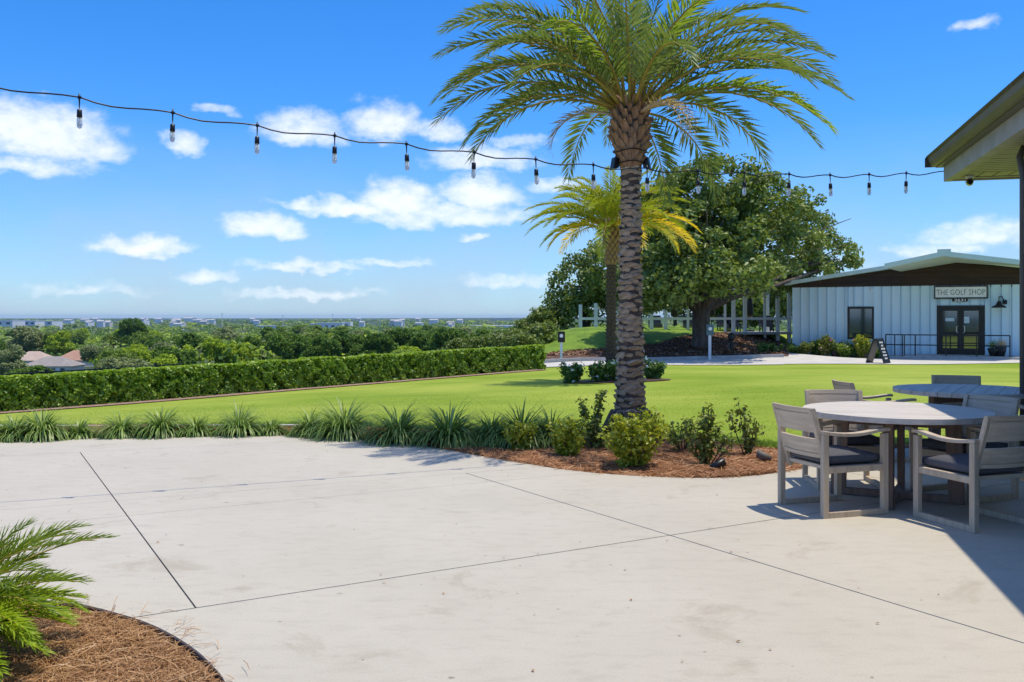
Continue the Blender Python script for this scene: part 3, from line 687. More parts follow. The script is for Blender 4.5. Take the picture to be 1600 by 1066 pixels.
# floodlights and strap on the main palm
def floodlight(loc, rz, label):
    t = thing('floodlight', label, 'floodlight', loc, rz)
    MB().add([(-.055, -.05, -.09), (.055, -.05, -.09), (.04, .04, -.06), (-.04, .04, -.06), (-.055, -.02, .07), (.055, -.02, .07), (.035, .05, .06), (-.035, .05, .06)],
             [(0, 3, 2, 1), (4, 5, 6, 7), (0, 1, 5, 4), (1, 2, 6, 5), (2, 3, 7, 6), (3, 0, 4, 7)]).build('housing', M['black_metal'], t, bevel=.006)
    MB().bar((0, .02, 0), (0, .12, .02), .025, .02).build('bracket', M['black_metal'], t)
floodlight(PB + Vector((-.20, -.05, 3.52)), R(-70), 'black floodlight clamped to left side of tall palm trunk')
floodlight(PB + Vector((.20, -.05, 3.52)), R(70), 'black floodlight clamped to right side of tall palm trunk')
def strap():
    mb = MB()
    for z0 in (3.52, 3.66):
        r = radius_at(PPROF, z0)+.055
        mb.tube([(r*math.cos(a), r*math.sin(a), z0+.012*math.sin(3*a)) for a in np.linspace(0, 2*math.pi, 25)], .008, 5)
    o = mb.build('cable_band', M['black_metal']); o.location = PB; tag(o, 'black cable bands wound round palm trunk below the crown', 'cable')
strap()

# ------------------------------------------------------------------ plants
def liriope(px, py, wpx, hpx, label):
    b = gp(px, py, -.02); sc = FPX/b.y; R_ = wpx/2/sc*(.86 if px < 470 else 1.05); H = hpx/sc*1.12
    n = int(330+330*R_); a = rng.random(n)*2*np.pi; out = rng.random(n)**.6
    L_ = np.hypot(R_, H)*(.72+.4*rng.random(n)); el = np.interp(out, [0, 1], [1.38, .66]) + rng.normal(0, .1, n)
    base = np.c_[np.cos(a), np.sin(a), np.zeros(n)]*(out*R_*.22)[:, None]
    k = 5; vs_ = []; P = base.copy(); e = el.copy(); w = .013+.008*rng.random(n); s = np.c_[-np.sin(a), np.cos(a), np.zeros(n)]
    for i in range(k):
        ww = w*[.7, 1, .95, .7, .1][i]; vs_ += [P-s*ww[:, None]/2, P+s*ww[:, None]/2]
        d = np.c_[np.cos(a)*np.cos(e), np.sin(a)*np.cos(e), np.sin(e)]; P = P+d*(L_/(k-1))[:, None]; e = e-(.28+.62*out)*(.6+.25*i)
    v = np.stack(vs_, 1).reshape(-1, 3); v[:, 2] = np.maximum(v[:, 2], .0); i = np.arange(n)[:, None]*(2*k)
    f = np.concatenate([i+[2*j, 2*j+1, 2*j+3, 2*j+2] for j in range(k-1)], 0)
    t = thing('liriope_clump', label, 'grass clump', b, 0, 'strappy grass clumps along the patio edge')
    tag(ob('leaf_blades', fast_mesh('leaf_blades', v, f), M['liriope'], t), kind='stuff')
    MB().lathe([(R_*.22, -.02), (R_*.2, .05), (R_*.1, .09)], 8).build('crown_base', M['stem'], t)
lir = [(-40,691,80,42),(22,689,62,44),(66,688,80,50),(124,686,50,30),(190,684,62,42),(252,683,74,48),(306,682,56,34),(374,681,68,50),(424,681,46,26),
       (484,682,46,42),(537,685,92,60),(622,693,88,56),(702,696,100,60),(768,696,70,48),(815,697,95,62),(862,697,70,54)]
wh = ['at the far left edge', 'leftmost in view at patio edge', 'broad, second from left at patio edge', 'small low, third from left at patio edge', 'fourth from left at patio edge',
      'full, fifth from left at patio edge', 'small, sixth from left at patio edge', 'tall, seventh from left at patio edge', 'low tuft, eighth from left at patio edge', 'beside the small box lamp, on its left',
      'big, just right of the small box lamp', 'big, second to the right of the box lamp', 'widest, behind the first frond shadows', 'between two wide clumps right of centre', 'behind the leftmost yellow-green shrub', 'rightmost, nearest the palm trunk']
for (px, py, w, h), s in zip(lir, wh): liriope(px, py, w, h, 'strappy green grass clump, '+s)

def shrub(name, b, stems, mat, label, cat='shrub', leaf=.045, per=42, rad=.075, group=None, flowers=None, nfl=0):
    """stems: list of (dx,dy,height,leafy_from) ; leaves ring each twig"""
    t = thing(name, label, cat, b, 0, group); mb = MB(); cs = []; rd = []
    for dx, dy, h, lf in stems:
        p0 = Vector((dx*.08, dy*.08, -.03)); p1 = Vector((dx*.55+random.uniform(-.02, .02), dy*.55, h*.5)); p2 = Vector((dx, dy, h))
        mb.tube([p0, p1, p2], [.009, .006, .003], 5)
        for k in range(max(3, int((1-lf)*h/.05))):
            u = lf+(1-lf)*(k+random.random())/max(3, int((1-lf)*h/.05)); q = p0.lerp(p1, u*2) if u < .5 else p1.lerp(p2, u*2-1)
            cs.append(tuple(q)); rd.append(rad*random.uniform(.7, 1.2))
    mb.build('stems', M['stem'], t)
    v, f = clump_leaves(np.array(cs), np.array(rd), per // 3, leaf, .8, 1)
    tag(ob('foliage', fast_mesh('foliage', v, f), mat, t), kind='stuff')
    if flowers:
        c = np.array(cs)[rng.integers(0, len(cs), nfl)]+rand_dir(nfl, .8)*rad*1.1
        v, f = clump_leaves(c, .05, 7, .06, .8, 1); tag(ob('flowers', fast_mesh('flowers', v, f), flowers, t), kind='stuff')
def rstems(n, w, h, lf=.15, cx=0):
    return [(cx+random.uniform(-w, w), random.uniform(-w, w)*.8, h*random.uniform(.55, 1.05), lf) for _ in range(n)]
def bedp(px, py): p = gp(px, py, -.02); return p
shrub('bed_shrub', bedp(812, 706), rstems(16, .18, .34), M['shrub_y'], 'small yellow-green shrub in front of the rightmost grass clumps', leaf=.042)
shrub('bed_shrub', bedp(888, 718), rstems(22, .20, .42), M['shrub_y'], 'bushy yellow-green shrub left of the two-stemmed upright shrub', leaf=.042)
shrub('bed_shrub', bedp(928, 704), [(-.16, 0, .62, .25), (-.12, .04, .55, .2), (.10, .02, .72, .25), (.07, -.03, .66, .2), (.2, 0, .35, .2), (-.25, .02, .35, .2), (0, -.1, .34, .1), (.05, .1, .4, .1), (.25, .1, .3, .1)], M['shrub_g'],
      'upright shrub with two tall leafy stems left of palm trunk', leaf=.042)
shrub('bed_shrub', bedp(990, 733), rstems(34, .34, .56, .12), M['shrub_y'], 'rounded yellow-green shrub directly in front of palm trunk base', leaf=.042)
shrub('bed_shrub', bedp(1068, 708), rstems(10, .22, .36, .35), M['shrub_g'], 'sparse low shrub just right of palm trunk base', leaf=.04, per=30)
shrub('bed_shrub', bedp(1104, 728), [(.02, 0, .62, .2), (-.05, .03, .56, .15), (.06, .02, .52, .2), (-.1, 0, .4, .2), (.24, .03, .34, .4), (.3, .0, .28, .4), (-.18, .05, .3, .3), (.14, 0, .42, .3), (0, -.08, .3, .1), (-.08, -.08, .36, .1)], M['shrub_g'],
      'dark upright shrub with one leaning side branch, beside black spotlight', leaf=.042)
shrub('bed_shrub', bedp(1168, 714), [(-.1, .02, .62, .45), (-.22, 0, .52, .6), (-.02, .03, .55, .3), (.08, 0, .42, .25), (.14, .02, .34, .25), (-.04, -.05, .3, .2), (.02, .08, .36, .2)], M['shrub_g'],
      'thin leaning shrub nearest the patio chairs', leaf=.042, per=34)
def spotlight(px, py, rz, label, mat):
    t = thing('landscape_spotlight', label, 'spotlight', gp(px, py, -.02), rz)
    MB().tube([(0, 0, -.05), (0, 0, .06)], .01, 8).build('stake', M['black_metal'], t)
    MB().tube([(-.08, 0, .05), (.0, 0, .075), (.06, 0, .1), (.062, 0, .1)], [.03, .042, .048, .04], 12).build('lamp_head', mat, t, True)
spotlight(1122, 738, R(20), 'short black ground spotlight at foot of upright dark shrub', M['black_metal'])
spotlight(1193, 724, R(150), 'grey ground spotlight right of the thin leaning shrub', M['post_paint'])
def box_lamp():
    t = thing('box_lamp', 'small grey box flood lamp with white face beside grass clump', 'lamp', gp(495, 682, -.02), R(8))
    MB().box(-.065, .065, -.03, .05, .055, .185).build('housing', M['post_paint'], t, bevel=.006)
    for s in (-1, 1): MB().box(s*.027-.02, s*.027+.02, -.034, -.0305, .085, .16).build('lens', M['sign_white'], t)
    MB().box(-.012, .012, 0, .02, -.03, .06).build('stake', M['post_paint'], t)
box_lamp()

def cycad():
    b = Vector((-2.68, 4.22, -.06)); t = thing('cycad', 'feathery bright green cycad in the foreground corner bed', 'cycad', b)
    MB().lathe([(.12, -.02), (.15, .08), (.13, .18), (.05, .25)], 14).build('trunk', M['bark_palm'], t, True)
    spec = [(24, 46, 62, .98), (10, 34, 56, .80), (-2, 26, 60, .74), (40, 54, 70, .9), (-14, 38, 80, .80), (-26, 24, 62, .80), (-38, 40, 82, .84), (4, 14, 44, .70), (-18, 10, 42, .76), (-46, 18, 56, .84),
            (58, 48, 74, .9), (-58, 34, 74, .84), (-8, 56, 92, .8), (-30, 58, 95, .82), (16, 62, 84, .78), (-50, 8, 40, .76), (-70, 40, 80, .8), (-34, 4, 32, .74), (30, 20, 50, .72), (-62, 60, 90, .8), (50, 26, 60, .74)]
    spec += [(80+i*23, random.uniform(20, 60), 70, .8) for i in range(9)] + [(random.uniform(-75, 45), random.uniform(10, 70), random.uniform(50, 85), random.uniform(.55, .8)) for i in range(16)]
    for az, e, dr, L_ in spec:
        L_ *= .86; dr *= .82
        v, f, pts = frond_mesh(R(az), R(e), R(dr), L_, 42, .15, R(random.uniform(-15, 15)), .08, .95, .22)
        o = np.array([math.cos(R(az))*.06, math.sin(R(az))*.06, .2]); v[:, 2] = np.maximum(v[:, 2], -.2)
        fr = ob('frond', fast_mesh('frond', v+o, f), M['cycad_new'] if e < 30 else M['cycad'], t); sp = pts[::3]+o
        MB().tube(sp, [.008*(1-.8*i/(len(sp)-1)) for i in range(len(sp))], 5).build('midrib', M['petiole'], fr)
cycad()

# ------------------------------------------------------------------ hedge
def hedge():
    Lh = (HB-HA).length; ext = 5.0; a0 = HA - hd*ext; tot = Lh+ext
    t = thing('hedge', 'long clipped green hedge bordering the lawn', 'hedge', (0, 0, 0)); W, Hh = .85, .76
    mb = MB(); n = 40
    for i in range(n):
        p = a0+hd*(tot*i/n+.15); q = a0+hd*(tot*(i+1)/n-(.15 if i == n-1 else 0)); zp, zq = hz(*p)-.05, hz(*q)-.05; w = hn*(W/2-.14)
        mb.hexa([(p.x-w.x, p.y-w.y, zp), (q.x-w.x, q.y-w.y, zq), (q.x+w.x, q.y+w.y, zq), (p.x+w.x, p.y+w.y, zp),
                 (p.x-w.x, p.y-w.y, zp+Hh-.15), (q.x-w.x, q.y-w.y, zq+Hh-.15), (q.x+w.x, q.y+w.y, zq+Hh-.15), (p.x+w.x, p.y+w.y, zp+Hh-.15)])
    mb.build('shade_core', M['hedge_core'], t)  # solid core added to block light, coloured dark as the hedge's inner shade
    N_ = 85000; u = rng.random(N_)*tot; face = rng.random(N_)
    w = np.where(face < .55, -W/2, np.where(face < .9, rng.uniform(-W/2, W/2, N_), W/2)); h = np.where((face >= .55) & (face < .9), Hh, rng.random(N_)*Hh)
    endm = rng.random(N_) < .03; u = np.where(endm, tot, u); w = np.where(endm, rng.uniform(-W/2, W/2, N_), w); h = np.where(endm, rng.random(N_)*Hh, h)
    lump = .05*np.sin(u*2.3)*np.sin(u*.93+2)+.04*np.sin(u*5.3)*np.sin(u*1.7)+.05*np.sin(u*12.7+2*np.sin(h*7))*np.sin(u*3.1)*np.cos(h*11+u)
    dep = rng.random(N_)**1.5*.16 - .03 + lump*.6
    nrm = np.zeros((N_, 3)); H2 = np.array([hn.x, hn.y, 0]); D2 = np.array([hd.x, hd.y, 0])
    top = (face >= .55) & (face < .9) & ~endm
    gap = np.sin(u*8.3+1.3*np.sin(h*9+u*2))*np.sin(u*3.7+2)+.7*np.sin(u*17+2*np.sin(u*1.3))*np.sin(h*15+3*np.sin(u*2.9)); dep = dep+np.where((gap > .45) & ~top, .16*rng.random(N_)+.05, 0)
    nrm[:] = np.where(endm[:, None], D2, np.where(top[:, None], np.array([0, 0, 1.]), np.sign(w)[:, None]*H2))
    px_ = a0.x+hd.x*u+hn.x*w; py_ = a0.y+hd.y*u+hn.y*w; z = hgt(px_, py_)+h+np.where(top, rng.random(N_)*.035+.012*np.sin(u*4)+.01*np.sin(u*13), 0)
    p = np.c_[px_, py_, z] - nrm*np.where(top, dep*.45, dep)[:, None]
    nn = unit(nrm*.7+rand_dir(N_)*.75+np.array([0, 0, .35])); d = np.cross(nn, rand_dir(N_)); s = (.045+.05*rng.random(N_)**1.5)*np.where(top, 1.1, 1.0)
    v, f = leaf_quads(p, d, nn, s*1.25, s*.8, .18)
    tag(ob('foliage', fast_mesh('foliage', v, f), M['hedge'], t), kind='stuff')
hedge()
def fence():
    off = hn*.95; t = thing('metal_fence', 'black metal picket fence showing above the hedge at the left', 'fence', (0, 0, 0))
    p0 = HA-hd*4.0+off; Lf = 8.0
    def P(s, z): q = p0+hd*s; return Vector((q.x, q.y, hz(q.x, q.y)+z))
    for z in (.15, .74, .83):
        mb = MB(); 
        for i in range(17): mb.bar(P(i*.5, z), P(i*.5+.5, z), .03, .035)
        mb.build('rail', M['black_metal'], t)
    for i in range(4): 
        a = P(i*2.6, -.1); MB().box(a.x-.03, a.x+.03, a.y-.03, a.y+.03, a.z, a.z+1.0).build('post', M['black_metal'], t)
    pm = MB().box(-.008, .008, -.008, .008, 0, .74).mesh('picket'); pm.materials.append(M['black_metal'])
    for i in range(68):
        o = ob('picket', pm, None, t); o.location = P(.06+i*.12, .1)
fence()

# ------------------------------------------------------------------ lawn island
def island():
    c = dp(955, 600, 23.0); cx, cy = c.x+.1, c.y-.25
    sheet('island_bed', [(cx+1.35*math.cos(a), cy+.75*math.sin(a)) for a in np.linspace(0, 2*np.pi, 30)[:-1]], M['leaf_litter'], .02, .25)
    for i, (px, w, lab) in enumerate(((893, .30, 'leftmost'), (940, .36, 'in front of the smaller palm trunk'), (968, .3, 'half hidden by the tall palm trunk'), (1020, .28, 'rightmost'))):
        p = dp(px, 600, 22.6 if i < 3 else 23.2); b = Vector((p.x, p.y, hz(p.x, p.y)))
        shrub('flowering_shrub', b, rstems(30, w, .46, .1), M['isl_leaf'], f'white-flowered green shrub in the lawn island, {lab}', 'shrub', .065, 45, .1, 'flowering shrubs round the smaller palm', M['flower_white'], 16)
island()

# ------------------------------------------------------------------ oak and neighbours
def tree_from_lobes(name, base, lobes, mat, label, leaf, per, dens, rad, tr, forks, group=None):
    t = thing(name, label, 'tree', base, 0, group)
    mb = MB(); fork = Vector((random.uniform(-.1, .1), 0, forks))
    mb.tube([(0, 0, -.25), (0, 0, .15), (0, 0, .6), fork], [tr*1.35, tr*1.05, tr*.92, tr*.98], 12)
    for (x, y, z, rx, ry, rz) in lobes:
        e = Vector((x, y, z)); m1 = fork.lerp(e, .45); m1.z = fork.z+(e.z-fork.z)*.36; r0 = tr*random.uniform(.30, .5)
        mb.tube([fork-Vector((0, 0, .35)), fork.lerp(m1, .5)+Vector((0, 0, .05)), m1, e], [r0*1.15, r0, r0*.7, r0*.25], 7)
        for _ in range(4):
            q = e+Vector((random.uniform(-1, 1)*rx, random.uniform(-1, 1)*ry, random.uniform(-.5, .9)*rz)); mb.tube([m1.lerp(e, .6), q], [r0*.3, .015], 5)
    mb.build('trunk', M['bark_oak'], t, True)
    c = lobes_clusters(lobes, dens); v, f = clump_leaves(c, rad*(.7+.6*rng.random(len(c))), per, leaf, .55, .75)
    tag(ob('crown', fast_mesh('crown', v, f), mat, t), kind='stuff'); return t
def lobes_px(L_, base):
    out = []
    for px, py, rx, ry, d, rd in L_:
        p = dp(px, py, d)-base; k = d/FPX; out.append((p.x, p.y, p.z, rx*k, rd, ry*k))
    return out
ob_ = dp(1095, 541, 41.0); OAK = Vector((ob_.x, ob_.y, hz(ob_.x, ob_.y)))
tree_from_lobes('oak_tree', OAK, lobes_px([(1120,292,85,46,41,2.4),(1060,315,70,50,42,2.2),(1190,318,75,50,41,2.4),(1255,352,56,42,46.5,2.0),(1292,398,44,28,46.5,1.5),(1318,408,22,12,46.5,.8),(1190,385,95,48,41,2.2),
     (1110,370,95,55,39,2.4),(1035,385,70,55,40,2.2),(1250,425,62,26,46.5,1.8),(1150,428,75,34,38,1.9),(1070,438,62,34,38.5,1.9),(1010,430,55,40,40,1.8),(1020,470,38,18,40,1.2),(1205,447,40,16,46.5,1.2),(1140,345,90,60,43,2.5),(1000,395,50,46,43,1.8),(990,455,45,32,43,1.5),(1050,350,60,45,44,2.0)], OAK),
     M['oak_leaf'], 'large spreading oak with dark twisting trunk beside the shop', .17, 62, 4.1, .5, .42, 1.9)
lb_ = dp(915, 525, 54); LB = Vector((lb_.x, lb_.y, hz(lb_.x, lb_.y)))
tree_from_lobes('oak_tree', LB, lobes_px([(945,415,50,42,53,2),(905,440,42,40,53,2),(925,478,50,26,53,1.6),(880,478,32,26,53,1.5),(985,420,40,40,54,2),(975,470,40,28,54,1.5),(858,498,24,16,53,1.2),(1000,455,30,40,55,1.5)], LB),
     M['oak_leaf'], 'dense tree left of the big oak, behind the smaller palm', .19, 52, 4.2, .55, .3, 1.6)
bk = 0
for px, py, d, h, r_, lab in ((862,520,52,1.7,1.2,'leafy bush left of the grassy bank'),(838,524,56,1.3,1.3,'low bush at the hilltop edge past the hedge end'),
                        (800,530,46,.9,1.3,'low bush behind the hedge, second from its right end'),(770,532,50,.9,1.4,'low bush behind the hedge, third from its right end'),(825,530,42,.9,1.1,'low bush right behind the hedge end'),(735,534,56,.9,1.6,'low bush behind the hedge, fourth from its right end'),(700,534,62,.9,1.8,'rounded bush behind the hedge, fifth from its right end'),(850,528,44,.8,.9,'low bush between hedge end and grassy bank'),
                        (1055,500,66,5.2,3.2,'shady tree behind the white pavilion, left of oak trunk'),(1135,500,68,5.5,3.2,'shady tree behind the white pavilion, just right of oak trunk'),(1205,500,66,5.0,3.0,'shady tree behind the pavilion, nearest the shop')):
    p = dp(px, py, d); b = Vector((p.x, p.y, hz(p.x, p.y)))
    L_ = [(random.uniform(-.6, .6)*r_, random.uniform(-.5, .5)*r_, h*random.uniform(.3, .8), r_*.6, r_*.6, h*.26) for _ in range(7)]
    tree_from_lobes('bushy_tree', b, L_, M['oak_leaf'], lab, .24 if h > 2 else .13, 34 if h > 2 else 46, 3.2 if h > 2 else 6, .6 if h > 2 else .28, .14 if h > 2 else .06, h*.25)

# ------------------------------------------------------------------ pavilion behind the oak
def pavilion():
    D = 47.2; g = hz(*dp(1100, 515, D).xy); b = dp(1070, 520, D); zb = .62; b.z = zb
    t = thing('pavilion', 'white timber pavilion with posts and rail behind the oak', 'pavilion', b)
    def lx(px): return (px-800)/FPX*D-b.x
    def lz(py): return EYE+(HY-py)/FPX*D-zb
    for px, top in ((907,476),(931,474),(965,440),(1018,440),(1040,440),(1075,440),(1133,440),(1146,440),(1164,440),(1195,440),(1215,440),(1233,440)):
        w = .085 if px not in (1075, 1133, 1195) else .055
        MB().box(lx(px)-w, lx(px)+w, -w, w, -.5, lz(top)).build('post', M['white_paint'], t)
    for px in (1195, 965):
        for s in (-1, 1): MB().bar((lx(px), .12*s*0, lz(464)), (lx(px+11*s), 0, lz(450)), .07, .07).build('brace', M['white_paint'], t)
    MB().box(lx(905), lx(1240), -.04, .04, lz(500), lz(496)).build('rail', M['white_paint'], t)
    MB().box(lx(1010), lx(1240), -.35, 3.6, lz(522.5), lz(519)).build('deck', M['frieze'], t)
    MB().box(lx(960), lx(1238), -.1, .1, lz(444), lz(440)).build('beam', M['white_paint'], t)
    for k in range(9): x_ = lx(965+k*33); MB().box(x_-.05, x_+.05, -.5, 3.2, lz(440)+.002, lz(436)).build('rafter', M['white_paint'], t)
    for px in (1010, 1225): MB().box(lx(px)-.06, lx(px)+.06, 2.9, 3.05, -.5, lz(440)).build('post', M['white_paint'], t)
    for i, px in enumerate((1062, 1124, 1189)):
        bb = b+Vector((lx(px), 1.6+.3*i, lz(519))); u = thing('closed_umbrella', f'black furled patio umbrella under the pavilion, {["left of oak trunk", "just right of oak trunk", "by the braced post near the shop"][i]}', 'umbrella', bb)
        MB().lathe([(.25, 0), (.25, .06), (.03, .08)], 10).build('base', M['black_metal'], u)
        MB().tube([(0, 0, .05), (0, 0, 2.3)], .025, 8).build('pole', M['black_metal'], u)
        MB().lathe([(.05, .75), (.19, .85), (.17, 1.4), (.1, 1.9), (.02, 2.25)], 10).build('canopy', M['black_metal'], u, True)
    for i, px in enumerate((1030, 1140, 1155, 1208, 1086)):
        bb = b+Vector((lx(px), 1.2, lz(519))); u = thing('dark_patio_chair', f'dark lounge chair on the pavilion deck, {["leftmost, left of oak trunk", "right of oak trunk", "beside the chair right of oak trunk", "nearest the shop", "hidden partly by oak trunk"][i]}', 'chair', bb)
        MB().box(-.32, .32, -.3, .35, .25, .42).build('seat', M['cushion'], u); MB().box(-.32, .32, .3, .42, .42, .85).build('backrest', M['cushion'], u)
        for sx in (-.28, .28):
            for sy in (-.26, .32): MB().box(sx-.025, sx+.025, sy-.025, sy+.025, 0, .25).build('leg', M['black_metal'], u)
pavilion()
def sign_post(px, ytop, ybot, d, label, mat):
    p = dp(px, ybot, d); z = hz(p.x, p.y); t = thing('sign_post', label, 'sign', (p.x, p.y, z)); H = EYE+(HY-ytop)/FPX*d-z; w = .065
    MB().box(-w*.8, w*.8, -w*.8, w*.8, -.2, H-.05).build('post', M['white_paint'], t)
    MB().box(-.15, .15, -w-.03, -w+.01, H-.45, H).build('panel', mat, t)
    e = MB().lathe([(.075, 0), (.075, .012)], 14).build('emblem', M['sign_white'], t); e.rotation_euler = (R(90), 0, 0); e.location = (0, -w-.032, H-.18)
sign_post(877, 518, 562, 38.25, 'white post with small black round-emblem sign at left of the bank', M['black_metal'])
sign_post(1109, 507, 557, 38.2, 'white post with small blue-grey emblem sign before the oak trunk', plain('sign_blue', (.10, .17, .20)))
def pedestal():
    p = dp(1143, 545, 40.5); z = hz(p.x, p.y); t = thing('black_bollard', 'short black bollard light on the leaf-littered bank right of oak trunk', 'bollard', (p.x, p.y, z))
    MB().lathe([(.09, -.1), (.08, .45), (.1, .46), (.17, .5), (.17, .68), (.1, .76), (.03, .78)], 12).build('body', M['black_metal'], t)
    MB().tube([(-.14, -.1, 0), (-.14, -.1, .3), (-.1, -.1, .34)], .04, 8).build('junction_pipe', M['post_paint'], t)
pedestal()

# ------------------------------------------------------------------ the shop
WY = R(-62); DW = Vector(((1501-800)/FPX*41, 41, 0)); wd = Vector((math.sin(WY), math.cos(WY), 0)); wn = Vector((-wd.y, wd.x, 0))   # wd: leftwards along wall
if wn.y > 0: wn = -wn
def fac(px, py, off=0.0):                      # pixel on the facade plane moved off towards the viewer -> local (s, o, z)
    r = Vector(((px-800)/FPX, 1, (HY-py)/FPX)); p0 = DW+wn*off; k = p0.dot(wn)/Vector((r.x, r.y, 0)).dot(wn); q = r*k
    return (q-DW).dot(wd), off, EYE+q.z
def shop():
    zb = hz(DW.x, DW.y); rz = math.atan2(wd.y, wd.x)
    t = thing('golf_shop', 'pale blue metal-sided golf shop with low gable and dark double doors', 'building', DW, rz)
    # local axes: x = leftwards along the wall, y = ? wall normal
    sy = 1 if Vector((-math.sin(rz), math.cos(rz), 0)).dot(wn) > 0 else -1
    def Q(px, py, off=0.0): s, o, z = fac(px, py, off); return Vector((s, sy*o, z))
    def B(x0, x1, o0, o1, z0, z1): return MB().box(min(x0, x1), max(x0, x1), min(sy*o0, sy*o1), max(sy*o0, sy*o1), z0, z1)
    xl = Q(1237, 500).x; xr = -9.0; ztop = 2.95
    xd0, xd1 = Q(1464.5, 500).x, Q(1538, 500).x; zd1 = Q(1500, 479.5).z; zdb = zb+.10
    xw0, xw1 = Q(1325, 500).x, Q(1364.5, 500).x; zw0, zw1 = Q(1345, 529).z, Q(1345, 481).z
    B(xl-.02, xr, -.5, -.10, zb-.4, 3.0).build('wall', M['siding'], t)
    B(xl, xl-.25, -12, -.5, zb-.4, 3.0).build('side_wall', M['siding'], t)
    # siding: single panels with standing ribs, cut round door and window
    pw = .4055; x = xl; k = 0
    def panel(xa, xb, z0, z1):
        if xa-xb < .03 or z1-z0 < .03: return
        mb = B(xa-.026, xb+.026, -.10, -.05, z0, z1)
        for xx in (xa-.045, xb+.045): mb.box(xx-.018, xx+.018, *sorted((sy*-.051, sy*-.015)), z0, z1)
        mb.build('siding_panel', M['siding'], t)
    while x > xr:
        a, b = x, max(x-pw, xr)
        cuts = [a] + [c for c in (xw0, xw1, xd0, xd1) if b < c < a] + [b]; cuts.sort(reverse=True)
        for p, q in zip(cuts, cuts[1:]):
            m_ = (p+q)/2
            if xw1 < m_ < xw0: panel(p, q, zb-.3, zw0-.02); panel(p, q, zw1+.02, ztop)
            elif xd1 < m_ < xd0: panel(p, q, zd1+.02, ztop)
            else: panel(p, q, zb-.3, ztop)
        x -= pw
    # gable of dark planks
    xr_ = Q(1478, 480).x; pk = Q(1478, 405); el_ = Q(1233, 444); slope = (pk.z-el_.z)/(el_.x-pk.x)
    def roofz(x): return pk.z-abs(x-xr_)*slope
    z = ztop+.0; kk = 0
    while z < pk.z-.1:
        h = .155; z1 = z+h-.012
        xa = min(xl, xr_+(pk.z-.06-z1)/slope); xb = max(xr, xr_-(pk.z-.06-z1)/slope); xa2 = min(xl, xr_+(pk.z-.06-z)/slope); xb2 = max(xr, xr_-(pk.z-.06-z)/slope)
        cut = [0, random.uniform(.25, .45), random.uniform(.6, .8), 1]
        for c0, c1 in zip(cut, cut[1:]):
            u0, u1 = xa2+(xb2-xa2)*c0, xa2+(xb2-xa2)*c1; v0, v1 = xa+(xb-xa)*c0, xa+(xb-xa)*c1; o0, o1 = sy*-.09, sy*(-.03+random.uniform(-.008, .008))
            MB().hexa([(u0-.004, o0, z), (u1+.004, o0, z), (u1+.004, o1, z), (u0-.004, o1, z), (v0-.004, o0, z1), (v1+.004, o0, z1), (v1+.004, o1, z1), (v0-.004, o1, z1)]).build('gable_plank', M['plank_dark'], t)
        z += h
    MB().add([(xl, sy*-.1, ztop-.02), (xr, sy*-.1, ztop-.02), (xr, sy*-.1, roofz(xr)-.06), (xr_, sy*-.1, pk.z-.06), (xl, sy*-.1, roofz(xl)-.06)] + [(xl, sy*-.14, ztop-.02), (xr, sy*-.14, ztop-.02), (xr, sy*-.14, roofz(xr)-.06), (xr_, sy*-.14, pk.z-.06), (xl, sy*-.14, roofz(xl)-.06)], [(0, 1, 2, 3, 4), (9, 8, 7, 6, 5)] + [(i, (i+1) % 5, 5+(i+1) % 5, 5+i) for i in range(5)]).build('gable_backing', M['plank_dark'], t)
    # main roof
    rf = MB()
    for s in (1, -1):
        xe = el_.x+.15 if s > 0 else xr
        rf.hexa([(xr_, sy*.22, pk.z-.03), (xe, sy*.22, roofz(xe)-.03), (xe, sy*-12, roofz(xe)-.03), (xr_, sy*-12, pk.z-.03), (xr_, sy*.22, pk.z+.1), (xe, sy*.22, roofz(xe)+.1), (xe, sy*-12, roofz(xe)+.1), (xr_, sy*-12, pk.z+.1)])
    r_o = rf.build('roof', M['roof_trim'], t)
    for s in (1, -1):
        xe = el_.x+.16 if s > 0 else xr
        MB().hexa([(xr_, sy*.222, pk.z-.05), (xe, sy*.222, roofz(xe)-.05), (xe, sy*.222+sy*.03, roofz(xe)-.05), (xr_, sy*.252, pk.z-.05), (xr_, sy*.222, pk.z+.13), (xe, sy*.222, roofz(xe)+.13), (xe, sy*.252, roofz(xe)+.13), (xr_, sy*.252, pk.z+.13)]).build('rake_trim', M['roof_trim'], r_o)
    # entrance canopy thrown forward from the ridge
    cd = 2.6
    fl, fr_, fk = Q(1382, 418.5, cd), Q(1592, 412.5, cd), Q(1475, 399, cd); bl, br, bk_ = Q(1408, 424.5, .05), Q(1640, 420, .05), Q(1494, 410.5, .05)
    up = Vector((0, 0, .16)); th = Vector((0, 0, .03))
    can = MB().hexa([fl, fk, bk_, bl, fl+up, fk+up, bk_+up, bl+up]).hexa([fk, fr_, br, bk_, fk+up, fr_+up, br+up, bk_+up]).build('canopy_roof', M['canopy_soffit'], t)
    e = Vector((0, sy*.03, 0))
    for a, b in ((fl, fk), (fk, fr_)): MB().hexa([a+e*.1-th, b+e*.1-th, b+e-th, a+e-th, a+e*.1+up*1.1, b+e*.1+up*1.1, b+e+up*1.1, a+e+up*1.1]).build('fascia', M['roof_trim'], can)
    MB().box(fk.x-.26, fk.x+.26, *sorted((fk.y+sy*.032, fk.y-sy*.3)), fk.z-.02, fk.z+.26).build('ridge_cap', M['roof_trim'], can)
    # window
    w_ = B(xw0, xw1, -.11, -.06, zw0, zw1).build('window', M['glass'], t)
    for a, b, c, d in ((xw0+.03, xw0-.06, zw0-.03, zw1+.05), (xw1+.06, xw1-.03, zw0-.03, zw1+.05)): B(a, b, -.1, .0, c, d).build('frame', M['bronze_frame'], w_)
